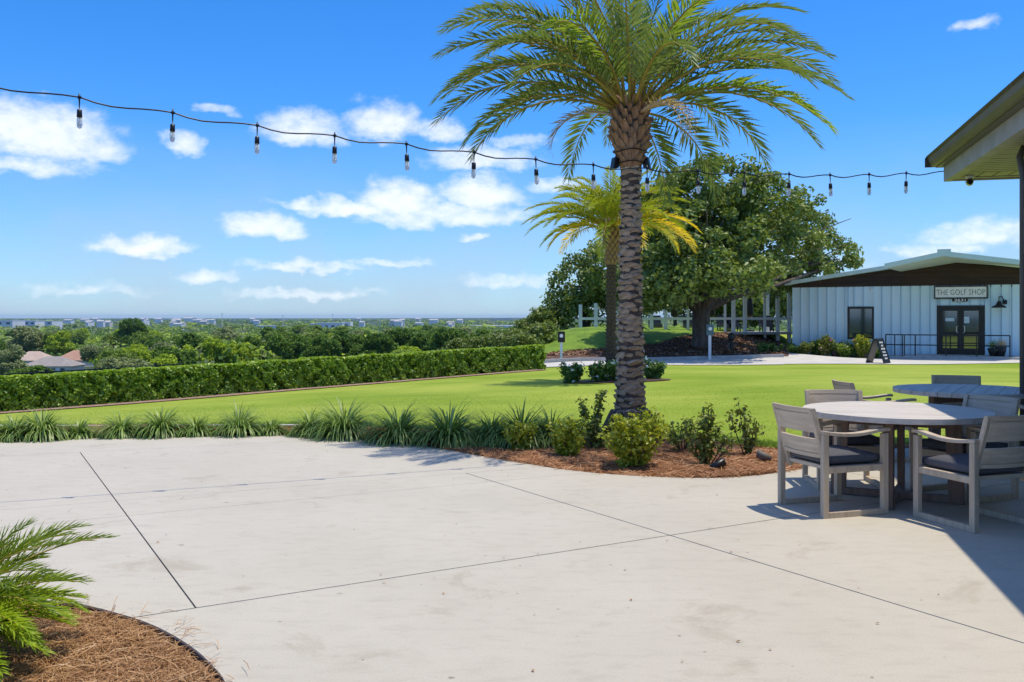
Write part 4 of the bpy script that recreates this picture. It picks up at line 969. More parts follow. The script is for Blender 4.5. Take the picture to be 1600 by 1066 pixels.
    for c, d in ((zw0-.031, zw0+.06), (zw1-.05, zw1+.051)): B(xw0-.061, xw1+.061, -.1, -.003, c, d).build('frame', M['bronze_frame'], w_)
    # double doors
    zt = zd1; xm = (xd0+xd1)/2
    fr = B(xd0, xd1, -.12, -.10, zdb, zt).build('door_frame', M['bronze_frame'], t)
    for a, b in ((xd0+.02, xd0-.09), (xd1+.09, xd1-.02)): B(a, b, -.1, .01, zdb-.1, zt+.06).build('jamb', M['bronze_frame'], fr)
    B(xd0-.091, xd1+.091, -.1, .008, zt-.07, zt+.058).build('lintel', M['bronze_frame'], fr)
    for a, b, hx in ((xd0-.095, xm+.004, xm+.13), (xm-.004, xd1+.095, xm-.13)):
        d_ = MB()
        for q in ((a, a-.13, zdb+.02, zt-.075), (b+.13, b, zdb+.02, zt-.075)): d_.box(min(q[:2]), max(q[:2]), *sorted((sy*-.095, sy*-.04)), q[2], q[3])
        for c, d in ((zdb+.021, zdb+.28), (zt-.18, zt-.076), (zdb+.95, zdb+1.02)): d_.box(b+.13, a-.13, *sorted((sy*-.094, sy*-.042)), c, d)
        do = d_.build('door', M['bronze_frame'], t)
        B(a-.12, b+.12, -.09, -.07, zdb+.25, zt-.15).build('pane', M['glass'], do)
        h0, h1 = zdb+.98, zdb+1.28; sgn = 1 if hx > xm else -1; xh = xm+sgn*.07
        MB().tube([(xh, sy*-.05, h0), (xh+sgn*.06, sy*.03, h0), (xh+sgn*.09, sy*.03, h0+.05), (xh+sgn*.09, sy*.03, h1-.05), (xh+sgn*.06, sy*.03, h1), (xh, sy*-.05, h1)], .02, 8).build('handle', M['steel'], do)
    B(Q(1477, 490).x, Q(1491, 490).x, -.069, -.062, Q(1485, 502).z, Q(1485, 497).z).build('notice', M['paper'], t)
    B(Q(1505, 490).x, Q(1514.5, 490).x, -.069, -.062, Q(1510, 505).z, Q(1510, 495).z).build('notice', M['paper'], t)
    # camera under the plank gable
    cm = Q(1362, 452, .0); MB().lathe([(.05, .09), (.055, .05), (.05, 0), (.02, -.04)], 10, (cm.x, sy*.05, cm.z)).build('dome_camera', M['white_paint'], t, True)
    # sign
    a, b = Q(1461.5, 449, .02), Q(1541.5, 464.5, .02)
    def text(body, mat, parent, x0, x1, zc, hgt_, off, ext=.006, thin=0, align=None):
        cu = bpy.data.curves.new(body, 'FONT'); cu.body = body; cu.size = 1; cu.align_x = 'CENTER'; cu.align_y = 'CENTER'; cu.extrude = 0; cu.offset = thin; cu.resolution_u = 3
        o = bpy.data.objects.new('tmp', cu); C.objects.link(o); dg = bpy.context.evaluated_depsgraph_get(); me = bpy.data.meshes.new_from_object(o.evaluated_get(dg)); bpy.data.objects.remove(o)
        co = np.array([v.co for v in me.vertices]); mn, mx = co.min(0), co.max(0)
        sx = abs(x1-x0)/(mx[0]-mn[0]); sz = hgt_/(mx[1]-mn[1]); cc = (mn+mx)/2
        dirx = Vector((1, 0, 0)) if sy < 0 else Vector((-1, 0, 0))
        for v in me.vertices:
            p = v.co; xx = (p.x-cc[0])*sx; v.co = Vector(((x0+x1)/2, sy*off, zc)) + dirx*xx + Vector((0, 0, (p.y-cc[1])*sz))
        me.materials.clear(); return ob('lettering', me, mat, parent)
    sg = B(a.x, b.x, -.012, .05, b.z, a.z).build('shop_sign', M['sign_white'], t)
    for q in ((a.x+.05, b.x-.05, a.z-.0, a.z+.06), (a.x+.05, b.x-.05, b.z-.06, b.z+.0)): B(q[0], q[1], -.01, .075, q[2], q[3]).build('sign_frame', M['black_metal'], sg)
    for q in ((a.x+.0501, a.x), (b.x, b.x-.0501)): B(q[0], q[1], -.01, .073, b.z-.0, a.z).build('sign_frame', M['black_metal'], sg)
    text('THE GOLF SHOP', M['sign_text'], sg, a.x-.05, b.x+.05, (a.z+b.z)/2, .24, .054, thin=-.012)
    a2, b2 = Q(1487.5, 466, .02), Q(1512.5, 471.8, .02)
    nb_ = MB(); zc = (a2.z+b2.z)/2; rr = (a2.z-b2.z)/2; xs0, xs1 = a2.x, b2.x; poly = [(xs0-rr+rr*math.cos(q), zc+rr*math.sin(q)) for q in np.linspace(-math.pi/2, math.pi/2, 9)] + [(xs1+rr+rr*math.cos(q), zc+rr*math.sin(q)) for q in np.linspace(math.pi/2, 3*math.pi/2, 9)]
    n = len(poly); nb_.add([(p[0], sy*-.012, p[1]) for p in poly]+[(p[0], sy*.03, p[1]) for p in poly], [tuple(range(n)), tuple(range(n, 2*n))[::-1]]+[(i, (i+1) % n, n+(i+1) % n, n+i) for i in range(n)])
    np_ = nb_.build('number_plate', M['black_metal'], t); text('2631', M['sign_white'], np_, xs0-.09, xs1+.09, zc, rr*1.6, .034, thin=.02)
    # gooseneck lamp
    l = Q(1561, 474, .0); lo = MB().lathe([(.13, .12), (.12, .0), (.05, .0)], 12); lampx, lz_ = l.x, l.z
    ln = MB().tube([(lampx-.22, sy*-.02, lz_+.05), (lampx-.1, sy*.2, lz_+.30), (lampx, sy*.34, lz_+.28), (lampx, sy*.36, lz_+.05)], .022, 8).build('wall_lamp', M['black_metal'], t, True)
    MB().lathe([(.30, -.20), (.28, -.15), (.12, -.06), (.08, .06), (.03, .1)], 18, (lampx, sy*.36, lz_)).build('lamp_shade', M['black_metal'], ln, True)
    MB().box(lampx-.31, lampx-.13, *sorted((sy*-.02, sy*.02)), lz_-.04, lz_+.14).build('wall_plate', M['black_metal'], ln)
    return zb, sy, rz, Q, B, t
ZB, SY, SRZ, Q, B, SHOP = shop()
def loc2w(v): return DW + wd*v.x + wn*(v.y*SY) + Vector((0, 0, v.z))
# paving before the shop, landing, railing, sandwich board, planters, plants
pv = [gp(px, py, -.28) for px, py in ((1222, 569.5), (1400, 569.3), (1500, 568.6), (1640, 567.5))]
sheet('pavement', [(p.x, p.y) for p in pv] + [tuple(loc2w(Vector((-9, SY*.1, 0))).xy), tuple(loc2w(Vector((7.6, SY*.1, 0))).xy)], M['concrete2'], .02, .5)
def landing():
    xa, xb = Q(1388, 500).x, -6.0; mb = MB(); P = []
    for x, o in ((xa, .02), (xb, .02), (xb, 2.0), (xa, 2.0)): P.append(loc2w(Vector((x, SY*o, 0))))
    lo = [Vector((p.x, p.y, ZB-.3)) for p in P]; hi = [Vector((p.x, p.y, ZB+(.02 if i in (0, 3) else .10))) for i, p in enumerate(P)]
    mid = [loc2w(Vector((Q(1440, 500).x, SY*o, 0))) for o in (.02, 2.0)]; m0, m1 = [Vector((p.x, p.y, ZB+.10)) for p in mid]; l0, l1 = [Vector((p.x, p.y, ZB-.3)) for p in mid]
    mb.hexa([lo[0], l0, l1, lo[3], hi[0], m0, m1, hi[3]]); mb.hexa([l0, lo[1], lo[2], l1, m0, hi[1], hi[2], m1])
    tag(mb.build('landing', M['frieze']), kind='structure')
landing()
def railing():
    off = 1.85; zt, zm = .92, .48
    xs = [Q(p, 540, off).x for p in (1384, 1410, 1430, 1478, 1526, 1578)]
    t = thing('railing', 'black metal pipe railing along the ramp before the shop doors', 'railing', (DW.x, DW.y, ZB+.08), SRZ)
    for i, x in enumerate(xs): MB().tube([(x, SY*off, -.2), (x, SY*off, zt)], .026, 8).build('post', M['black_metal'], t)
    for z in (zt, zm): MB().tube([(xs[0], SY*off, z), (xs[-1], SY*off, z)], .024, 8).build('rail', M['black_metal'], t)
    x1 = Q(1398, 540, .9).x
    MB().tube([(x1, SY*.9, -.2), (x1, SY*.9, zt-.04)], .024, 8).build('post', M['black_metal'], t); MB().tube([(xs[0], SY*off, zt-.001), (x1, SY*.9, zt-.02)], .022, 8).build('rail', M['black_metal'], t)
    MB().tube([(x1, SY*.9, zt-.02), (xs[1], SY*.9, zt-.02), (xs[1], SY*.9, -.2)], .024, 8).build('rail', M['black_metal'], t)
railing()
def aboard():
    p = dp(1372, 568, 36.3); p.z = hz(p.x, p.y)+.02; t = thing('sandwich_board', 'black A-frame sandwich board with white lettering on the pavement', 'sign', p, R(-16))
    H = .95
    for s in (-1, 1):
        q = MB(); a = [(-.28, s*.0, H), (.28, s*.0, H), (.28, s*.0+.03*s, H), (-.28, .03*s, H)]; 
        q.hexa([(-.28, s*.34, 0), (.28, s*.34, 0), (.28, s*.37, 0), (-.28, s*.37, 0), (-.28, s*.03, H), (.28, s*.03, H), (.28, s*.06, H), (-.28, s*.06, H)])
        o = q.build('panel', M['black_metal'], t)
        mb = MB(); 
        for u in ((-.31, -.27), (.27, .31)): mb.hexa([(u[0], s*.335, 0), (u[1], s*.335, 0), (u[1], s*.378, 0), (u[0], s*.378, 0), (u[0], s*.02, H+.02), (u[1], s*.02, H+.02), (u[1], s*.07, H+.02), (u[0], s*.07, H+.02)])
        mb.build('frame', M['black_metal'] if s > 0 else M['bronze_frame'], o)
        mb = MB()
        for k, w in enumerate((.16, .10, .18, .14, .18, .12)):
            z = H*(.82-.13*k); y = s*(.372-.31*z/H)+s*.004
            for j in range(3): x0 = -w+j*w*.72; mb.hexa([(x0, y, z), (x0+w*.5, y, z), (x0+w*.5, y+s*.004, z), (x0, y+s*.004, z), (x0+.02, y-s*.018, z+.06), (x0+w*.45, y-s*.018, z+.06), (x0+w*.45, y-s*.014, z+.06), (x0+.02, y-s*.014, z+.06)])
        mb.build('lettering', M['sign_white'], o)
    t.rotation_euler = (0, 0, R(46))
aboard()
def planters():
    for i, (px, h) in enumerate(((1552, .34), (1564, .40))):
        v = Q(px, 556, 1.0); w = loc2w(Vector((v.x, SY*1.0, 0))); w.z = ZB+.10
        t = thing('planter', ['black round planter with dark green grass by the shop doors', 'larger black round planter with straw-coloured grass by the shop doors'][i], 'planter', w)
        MB().lathe([(.14, 0), (.2, h*.6), (.23, h), (.19, h), (.18, h-.05)], 14).build('pot', M['black_metal'], t, True)
        n = 90; d = rand_dir(n, 1.6); L_ = .25+.25*rng.random(n); v_, f = leaf_quads(np.array([[0, 0, h-.02]])+d*(L_*.5)[:, None], d, rand_dir(n), L_, .025)
        tag(ob('grass_blades', fast_mesh('grass_blades', v_, f), M['liriope'] if i == 0 else M['palm_dry'], t), kind='stuff')
planters()
fl_lab = ['low green plant at the corner of the shop', 'small leafy plant second from the shop corner', 'mixed bush of purple flowers left of the shop window', 'tall bush of pink-purple flowers left of the shop window', 'bush of purple flowers under left of the shop window',
          'spiky bright green clump under the shop window', 'purple-leaved plant below the shop window', 'tall pink-flowered bush under right of the shop window', 'green clump behind the sandwich board']
for i, (px, h, m_, fl) in enumerate(((1243,.45,'isl_leaf',0),(1257,.6,'shrub_g',6),(1274,.75,'isl_leaf',26),(1290,.95,'shrub_g',34),(1306,.7,'isl_leaf',22),(1320,.6,'grass_tuft',0),(1333,.7,'isl_leaf',20),(1348,1.0,'shrub_y',22),(1368,.5,'grass_tuft',0))):
    v = Q(px, 560, .7+.3*(i % 2)); w = loc2w(Vector((v.x, SY*(.75+.3*(i % 2)), 0))); w.z = hz(w.x, w.y)+.02
    shrub('flower_bed_plant', w, rstems(16, .34, h, .1), M[m_], fl_lab[i], 'plant', .09, 36, .13, 'plants in the bed along the shop wall', M['flower_purple'] if fl else None, fl)
sheet('shop_bed', [tuple(loc2w(Vector((x, SY*o, 0))).xy) for x, o in ((7.5, .05), (Q(1385, 500).x, .05), (Q(1385, 500).x, 1.5), (7.6, 1.6))], M['leaf_litter'], .05, .4)
for i, (px, py) in enumerate(((1192, 556), (1212, 556))):
    p = dp(px, py, 40.2); p.z = hz(p.x, p.y)
    shrub('bank_plant', p, rstems(12, .3, .4, .1), M['isl_leaf'], ['low green plant on the bank, left of two by the shop corner', 'low green plant on the bank, right of two by the shop corner'][i], 'plant', .08, 30, .12)

# ------------------------------------------------------------------ clubhouse eave (right)
U = Vector((math.sin(R(14.1)), math.cos(R(14.1)), 0)); NN = Vector((U.y, -U.x, 0))       # U away along the eave, NN to the right
G = dp(1445, 248, 12.05)
def clubhouse():
    t = thing('clubhouse', 'clubhouse roof corner with bronze gutter and khaki soffit over the tables', 'building', (G.x, G.y, 0), math.atan2(NN.y, NN.x))
    # local: x = NN (into the building), y = U ; z up.  eave end at y=0, running to y=-18
    zt = G.z; L_ = -17.0; ends = -.0
    pr = [(.0, zt), (.015, zt+.006), (.03, zt-.02), (.045, zt-.075), (.075, zt-.115), (.16, zt-.118), (.16, zt-.09), (.09, zt-.09), (.05, zt-.03), (.03, zt)]
    mb = MB(); n = len(pr); mb.add([(x, 0, z) for x, z in pr]+[(x, L_, z) for x, z in pr], [tuple(range(n)), tuple(range(n, 2*n))[::-1]]+[(i, (i+1) % n, n+(i+1) % n, n+i) for i in range(n)])
    g = mb.build('gutter', M['gutter'], t)
    MB().box(.0, .16, -.012, .006, zt-.118, zt-.002).build('end_cap', M['gutter'], g)
    zs = zt-.13
    MB().box(.13, .215, L_, -.02, zs, zt-.005).build('fascia', M['gutter'], t)
    MB().box(.216, .30, L_, -.06, zs-.19, zs+.06).build('frieze_board', M['frieze'], t, bevel=.004)
    MB().box(.217, 9.0, -.13, -.062, zs-.188, zs+.06).build('end_board', M['frieze'], t)
    zf = zs-.165
    MB().box(.301, .37, L_, -.131, zf-.012, zf+.02).build('soffit_trim', M['soffit'], t)
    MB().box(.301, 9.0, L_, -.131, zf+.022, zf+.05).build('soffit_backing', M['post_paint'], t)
    bm_ = MB().box(0, 8.5, -.108, 0, 0, .016).mesh('soffit_board'); bm_.materials.append(M['soffit'])
    for i in range(110):
        o = ob('soffit_board', bm_, None, t); o.location = (.372, -.66-i*.14, zf+.005+random.uniform(-.001, .001))
    em = MB().box(0, .158, -.37, 0, 0, .016).mesh('soffit_end_board'); em.materials.append(M['soffit'])
    for i in range(34):
        o = ob('soffit_end_board', em, None, t); o.location = (.40+i*.18, -.25, zf+.004)
    MB().box(.372, 9, -.249, -.132, zf-.006, zf+.021).build('soffit_trim', M['soffit'], t)
    # roof plane
    sl = .30
    MB().hexa([(.02, L_, zt-.01), (.02, .04, zt-.01), (9, .04, zt-.01+9*sl), (9, L_, zt-.01+9*sl), (.02, L_, zt+.03), (.02, .04, zt+.03), (9, .04, zt+.03+9*sl), (9, L_, zt+.03+9*sl)]).build('roof', M['shingle'], t)
    MB().add([(.2, -.05, zs), (9, -.05, zs), (9, -.05, zt+9*sl-.03), (.2, -.05, zt-.0), (.2, -.12, zs), (9, -.12, zs), (9, -.12, zt+9*sl-.03), (.2, -.12, zt)], [(0, 1, 2, 3), (7, 6, 5, 4), (0, 4, 5, 1), (1, 5, 6, 2), (2, 6, 7, 3), (3, 7, 4, 0)]).build('gable_wall', M['frieze'], t)
    # posts: base found where the pixel column meets the patio under the beam
    for k, (px, d) in enumerate(((1617, 9.3), (2050, 5.0))):
        w = dp(px, 500, d); q = w-Vector((G.x, G.y, 0)); x, y = q.dot(NN), q.dot(U)
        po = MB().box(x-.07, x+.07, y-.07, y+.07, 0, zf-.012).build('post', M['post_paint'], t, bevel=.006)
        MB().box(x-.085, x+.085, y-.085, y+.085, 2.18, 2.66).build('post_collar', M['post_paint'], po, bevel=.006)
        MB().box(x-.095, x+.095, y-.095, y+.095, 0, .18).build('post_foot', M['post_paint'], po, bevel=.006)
        if k == 0: MB().tube([(x-.02, y+.28, zf-.005), (x-.08, y+.22, zf-.12), (x-.075, y+.115, zf-.32), (x-.075, y+.115, 2.7), (x-.075, y+.115, .05)], .035, 8).build('downspout', M['post_paint'], t, True)
    # back wall of the clubhouse, out of frame
    MB().box(6.5, 6.7, L_, -.2, 0, zf).build('wall', M['stucco'], t)
    return zf
ZF = clubhouse()
def cctv():
    p = dp(1515, 277, 11.6); p.z = ZF-.004; t = thing('security_camera', 'white-mounted dome security camera under the clubhouse soffit corner', 'camera', p)
    MB().lathe([(.045, -.03), (.06, -.005), (.06, .0)], 14).build('mount', M['white_paint'], t, True)
    MB().lathe([(.004, -.125), (.035, -.11), (.05, -.07), (.045, -.04), (.02, -.02)], 14).build('housing', M['steel'], t, True)
    o = MB().lathe([(.001, 0), (.034, .004), (.038, .03)], 14).build('lens', M['black_metal'], t); o.location = (-.012, -.052, -.075); o.rotation_euler = (R(-80), 0, 0)
cctv()

# ------------------------------------------------------------------ string lights
def string_lights():
    A_ = Vector((-4.75, 7.2, 3.47)); Bp = dp(1477, 267.5, 11.95)
    t = thing('string_lights', 'black festoon cable of clear bulbs strung across the patio to the roof', 'string lights', A_)
    px = [-40, 124, 270, 402, 523, 635, 741, 837, 927, 1011, 1090, 1163, 1233, 1297, 1358, 1416]
    py = [126, 152, 176, 196, 212, 225, 238, 249, 257.5, 263, 267, 270, 272, 273.5, 272.5, 270.5]
    def on(pxx, pyy):
        dA, dB = A_.xy, Bp.xy; e = dB-dA; k = (pxx-800)/FPX        # X = k*Y on the vertical plane of the cable
        s = (k*dA.y-dA.x)/(e.x-k*e.y); X, Y = dA+e*s; return Vector((X, Y, EYE+(HY-pyy)/FPX*Y))
    J = [on(a, b) for a, b in zip(px, py)]; pts = []
    start = J[0]+(J[0]-J[1])*1.2; seq = [start]+J+[Bp]
    for a, b in zip(seq, seq[1:]):
        for k in range(6):
            u = k/6; p = a.lerp(b, u); p.z -= .028*math.sin(math.pi*u)+.012*math.sin(2*math.pi*u); p.y += .006*math.sin(6.28*u); pts.append(p-A_)
    pts.append(Bp-A_); MB().tube(pts, .0072, 6).build('cable', M['black_metal'], t, True)
    hm = MB().tube([(0, 0, .03), (0, 0, .012), (0, 0, 0), (0, 0, -.018), (0, 0, -.1), (0, 0, -.105), (0, 0, -.165), (0, 0, -.17)], [.006, .008, .022, .007, .004, .02, .023, .016], 10).mesh('lamp_holder', True); hm.materials.append(M['black_metal'])
    gm = MB().lathe([(.014, -.166), (.022, -.185), (.0235, -.225), (.018, -.252), (.004, -.262)], 12).mesh('bulb', True); gm.materials.append(M['bulb'])
    fm = MB().tube([(0, 0, -.168), (.005, 0, -.2), (-.005, 0, -.215), (0, 0, -.24)], .0035, 5).mesh('filament'); fm.materials.append(M['petiole'])
    for p in J:
        h = ob('lamp_holder', hm, None, t); h.location = p-A_; h.rotation_euler = (random.uniform(-.05, .05), random.uniform(-.05, .05), 0)
        ob('bulb', gm, None, h); ob('filament', fm, None, h)
string_lights()

# ------------------------------------------------------------------ tables and chairs
def chair_proto():
    W, D_ = .285, .30; mt = {}
    def save(k, mb, mat, bev=.004): mt[k] = (mb.mesh(k), mat, bev)
    for s in (-1, 1):
        y = s*W; k = 'l' if s > 0 else 'r'
        save('leg:f'+k, MB().box(D_-.05, D_, y-.022, y+.022, .0, .635), 'wood_frame'); save('leg:b'+k, MB().box(-D_, -D_+.05, y-.022, y+.022, .0, .645), 'wood_frame')
        save('runner:'+k, MB().box(-D_+.0505, D_-.0505, y-.0215, y+.0215, .0, .045), 'wood_frame')
        mb = MB(); n = 10; prev = None; V = []
        for i in range(n+1):
            u = i/n; x = -D_-.005+(2*D_+.02)*u; z = .648-.028*math.sin(math.pi*min(1, u*1.15))+.004*u; w = .027+.006*math.sin(math.pi*u)
            V += [(x, y-w, z), (x, y+w, z), (x, y+w, z+.026), (x, y-w, z+.026)]
        mb.add(V, [(4*i+a, 4*i+4+a, 4*i+4+(a+1) % 4, 4*i+(a+1) % 4) for i in range(n) for a in range(4)] + [(0, 1, 2, 3), (4*n+3, 4*n+2, 4*n+1, 4*n)])
        save('arm:'+k, mb, 'wood_slat')
        save('seat_rail:'+k, MB().box(-D_+.0505, D_-.0505, y-.02, y+.014, .345, .395), 'wood_frame')
        save('back_post:'+k, MB().bar((-.215, s*.245, .33), (-.362, s*.245, .835), .04, .042, (1, 0, 0)), 'wood_frame')
    save('seat_frame', MB().box(-.24, .27, -.262, .262, .362, .392).box(.255, .299, -.262, .262, .33, .398), 'wood_slat')
    for nm, z0, z1, gr in (('back_slat:u', .655, .845, .805), ('back_slat:d', .455, .605, .490)):
        mb = MB(); n = 12; 
        def pt(i, z, o): y = -.268+.536*i/n; return (-.215-(z-.33)*.291-.045*(1-(y/.268)**2)+o, y, z)
        def slab_(zz0, zz1, i0, i1):
            V = []; 
            for i in range(i0, i1+1): V += [pt(i, zz0, -.012), pt(i, zz0, .014), pt(i, zz1, .014), pt(i, zz1, -.012)]
            m_ = i1-i0; mb.add(V, [(4*i+a, 4*i+4+a, 4*i+4+(a+1) % 4, 4*i+(a+1) % 4) for i in range(m_) for a in range(4)] + [(0, 1, 2, 3), (4*m_+3, 4*m_+2, 4*m_+1, 4*m_)])
        slab_(z0, gr-.005, 0, n); slab_(gr+.005, z1, 0, n); slab_(gr-.0051, gr+.0051, 0, 1); slab_(gr-.0051, gr+.0051, n-1, n)
        def pt(i, z, o): y = -.268+.536*i/n; return (-.215-(z-.33)*.291-.045*(1-(y/.268)**2)+o*.35, y, z)
        slab_(gr-.0052, gr+.0052, 1, n-1)
        save(nm, mb, 'wood_slat', 0)
    # cushion: rounded box
    bm = bmesh.new(); bmesh.ops.create_cube(bm, size=1); bmesh.ops.subdivide_edges(bm, edges=bm.edges, cuts=5, use_grid_fill=True)
    for v in bm.verts:
        x, y, z = v.co*2; e = max(abs(x), abs(y))**6; zz = z*(1-.35*e); rr = 1-.03*(abs(z)**3)
        v.co = Vector((x*.248*rr+.012, y*.255*rr, .438+zz*.046+.012*(1-x*x)*(1-y*y)*(z > 0)))
    me = bpy.data.meshes.new('cushion'); bm.to_mesh(me); bm.free(); me.polygons.foreach_set('use_smooth', np.ones(len(me.polygons), bool)); mt['cushion'] = (me, 'cushion', 0)
    q = [(.012+.24*sx, .247*sy, .432) for sx, sy in ((-1, -.9), (-1, .9), (-.93, 1), (.93, 1), (1, .9), (1, -.9), (.93, -1), (-.93, -1), (-1, -.9))]
    mt['cushion_piping'] = (MB().tube(q, .0075, 6).mesh('cushion_piping', True), 'cushion', 0)
    for k, (me, mat, b) in mt.items(): me.materials.append(M[mat])
    return mt
CH = chair_proto()
def chair(x, y, fx, fy, label, group):
    t = thing('patio_armchair', label, 'chair', (x, y, 0), math.atan2(fy, fx), group)
    for k, (me, mat, b) in CH.items():
        o = ob(k.split(':')[0], me, None, t)
        if b: m_ = o.modifiers.new('bevel', 'BEVEL'); m_.width = b; m_.segments = 2
def table(cx, cy, R_, rz, leg_rz, label, H=.76):
    t = thing('round_table', label, 'table', (cx, cy, 0), rz); n = 11; w = 2*R_/n
    for i in range(n):
        y0, y1 = -R_+i*w+.002, -R_+(i+1)*w-.002; ys = np.linspace(y0, y1, 6); top = [(math.sqrt(max(R_*R_-y*y, 1e-4)), y) for y in ys]
        poly = top + [(-x, y) for x, y in top[::-1]]
        MB().prism(poly, H-.045+random.uniform(-.0006, .0006), H+random.uniform(-.0008, .0008)).build('top_plank', M['wood_top'], t, bevel=.002)
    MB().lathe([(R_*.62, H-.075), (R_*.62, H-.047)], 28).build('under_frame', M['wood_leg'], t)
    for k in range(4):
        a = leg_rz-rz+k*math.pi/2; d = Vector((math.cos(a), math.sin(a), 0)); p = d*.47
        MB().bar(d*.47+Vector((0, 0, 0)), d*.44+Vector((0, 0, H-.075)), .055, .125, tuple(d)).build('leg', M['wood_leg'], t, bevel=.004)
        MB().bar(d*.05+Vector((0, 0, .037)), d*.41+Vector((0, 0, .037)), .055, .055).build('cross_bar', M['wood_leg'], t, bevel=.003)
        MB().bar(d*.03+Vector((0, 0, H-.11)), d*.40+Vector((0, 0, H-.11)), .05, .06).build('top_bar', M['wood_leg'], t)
    MB().box(-.05, .05, -.05, .05, .0, .075).build('hub', M['wood_leg'], t)
g1, g2 = 'armchairs round the nearer patio table', 'armchairs round the farther patio table'
table(3.27, 7.85, .757, R(-12), R(-28), 'round weathered teak table half in the sun')
table(4.99, 10.1, .76, R(58), R(20), 'round weathered teak table behind, wholly in roof shade')
chair(2.58, 7.44, .953, .302, 'teak armchair with its back to the lawn bed, leftmost at the nearer table', g1)
chair(3.06, 8.50, -.08, -.995, 'teak armchair on the far side of the nearer table', g1)
chair(3.50, 6.97, -.32, .947, 'teak armchair nearest the camera with its back to the viewer', g1)
chair(3.93, 8.02, -.90, -.43, 'teak armchair on the right of the nearer table, facing left', g1)
chair(3.98, 10.10, 1.0, .03, 'teak armchair at left of the farther table, mostly hidden', g2)
chair(5.20, 10.72, -.35, -.94, 'teak armchair behind the farther table against the lawn', g2)
chair(5.42, 9.22, -.35, .94, 'teak armchair cut by the right frame edge at the farther table', g2)

# ------------------------------------------------------------------ wood below the hill
def wood_meshes():
    out = []
    for k in range(6):
        H = 1.0; L_ = []
        n = 9
        for i in range(n):
            a = i*2.4; r = .30*math.sqrt((i+.3)/n); L_.append((r*math.cos(a), r*math.sin(a), random.uniform(.52, .82)-r*.45, random.uniform(.16, .24), random.uniform(.16, .24), random.uniform(.12, .18)))
        c = lobes_clusters(L_, 320, .6); v, f = clump_leaves(c, .06, 22, .042, .6, .8); out.append((v, f))
    return out
WM = wood_meshes(); CROWN = {}
tm = MB().tube([(0, 0, -.05), (.01, 0, .2), (0, .01, .5)], [.035, .025, .012], 7).mesh('trunk', True); tm.materials.append(M['bark_oak'])
def ordinal(n):
    ones = 'first second third fourth fifth sixth seventh eighth ninth tenth eleventh twelfth thirteenth fourteenth fifteenth sixteenth seventeenth eighteenth nineteenth'.split()
    if n < 20: return ones[n-1]
    tens = {2: ('twentieth', 'twenty-'), 3: ('thirtieth', 'thirty-'), 4: ('fortieth', 'forty-'), 5: ('fiftieth', 'fifty-'), 6: ('sixtieth', 'sixty-'), 7: ('seventieth', 'seventy-')}[n//10]
    return tens[0] if n % 10 == 0 else tens[1]+ones[n % 10-1]
def wood():
    spots = []; spec = []
    # (px, depth, top y, tone): trees picked out in the picture first
    spec += [(205,330,503,0),(12,150,543,3),(150,210,537,3),(208,190,537,2),(178,200,548,3),(262,200,527,0),(300,180,523,0),(335,170,533,2),(352,420,513,3),(395,190,528,0),(430,300,514,1),(455,170,523,0),
             (505,160,524,0),(548,170,520,0),(590,160,526,0),(625,170,519,0),(665,165,521,0),(702,150,513,0),(740,150,519,0),(775,150,517,0),(815,150,519,0),(850,140,522,0),(240,150,545,2),(275,150,541,2),(225,260,520,1),(90,340,518,1),(40,340,514,3),(60,420,516,1)]
    while len(spec) < 118:
        px = random.uniform(-110, 900); d = random.choice([random.uniform(110, 200), random.uniform(200, 420), random.uniform(300, 600)]); tone = random.choices([0, 1, 2, 3], [3, 3, 2, 2])[0]
        top = 495+1440*random.uniform(3.2, 5.2)/d+ (4 if d < 300 else 6)
        lim = np.interp(px, [-100, 0, 100, 165, 400, 840], [560, 572, 574, 545, 520, 512]) if d < 300 else 508
        if -30 < px < 165 and d < 320: top = max(top, 574)
        top = max(top, lim if d < 300 else 508)
        spec.append((px, d, top, tone))
    rows = {0: [], 1: [], 2: []}; tn = ['dark green', 'mid green', 'bright yellow-green', 'grey-green']
    for s in spec: rows[0 if s[1] < 200 else 1 if s[1] < 350 else 2].append(s)
    rn = ['row nearest behind the hedge', 'middle rows of the wood', 'farthest rows of the wood']
    for r_, L_ in rows.items():
        L_.sort(); cnt = 0
        for i, (px, d, top, tone) in enumerate(L_):
            x = (px-800)/FPX*d; z = hz(x, d); H = EYE+(HY-top)/FPX*d-z; W_ = max(H*random.uniform(.9, 1.25), 7.0)
            if H < 3: continue
            cnt += 1
            t = thing('wood_tree', f'{tn[tone]} tree, {ordinal(cnt)} from left in the {rn[r_]}', 'tree', (x, d, z), random.uniform(0, 6.28), 'trees of the wood below the hill')
            vi = random.randrange(6)
            if (vi, tone) not in CROWN:
                me = fast_mesh('crown', *WM[vi]); me.materials.append(WOOD[tone]); CROWN[(vi, tone)] = me
            for nm, me in (('crown', CROWN[(vi, tone)]), ('trunk', tm)):
                o = ob(nm, me, None, t); o.scale = (W_, W_, H/.86)
            tag([c for c in t.children if c.name.startswith('crown')][0], kind='stuff')
wood()
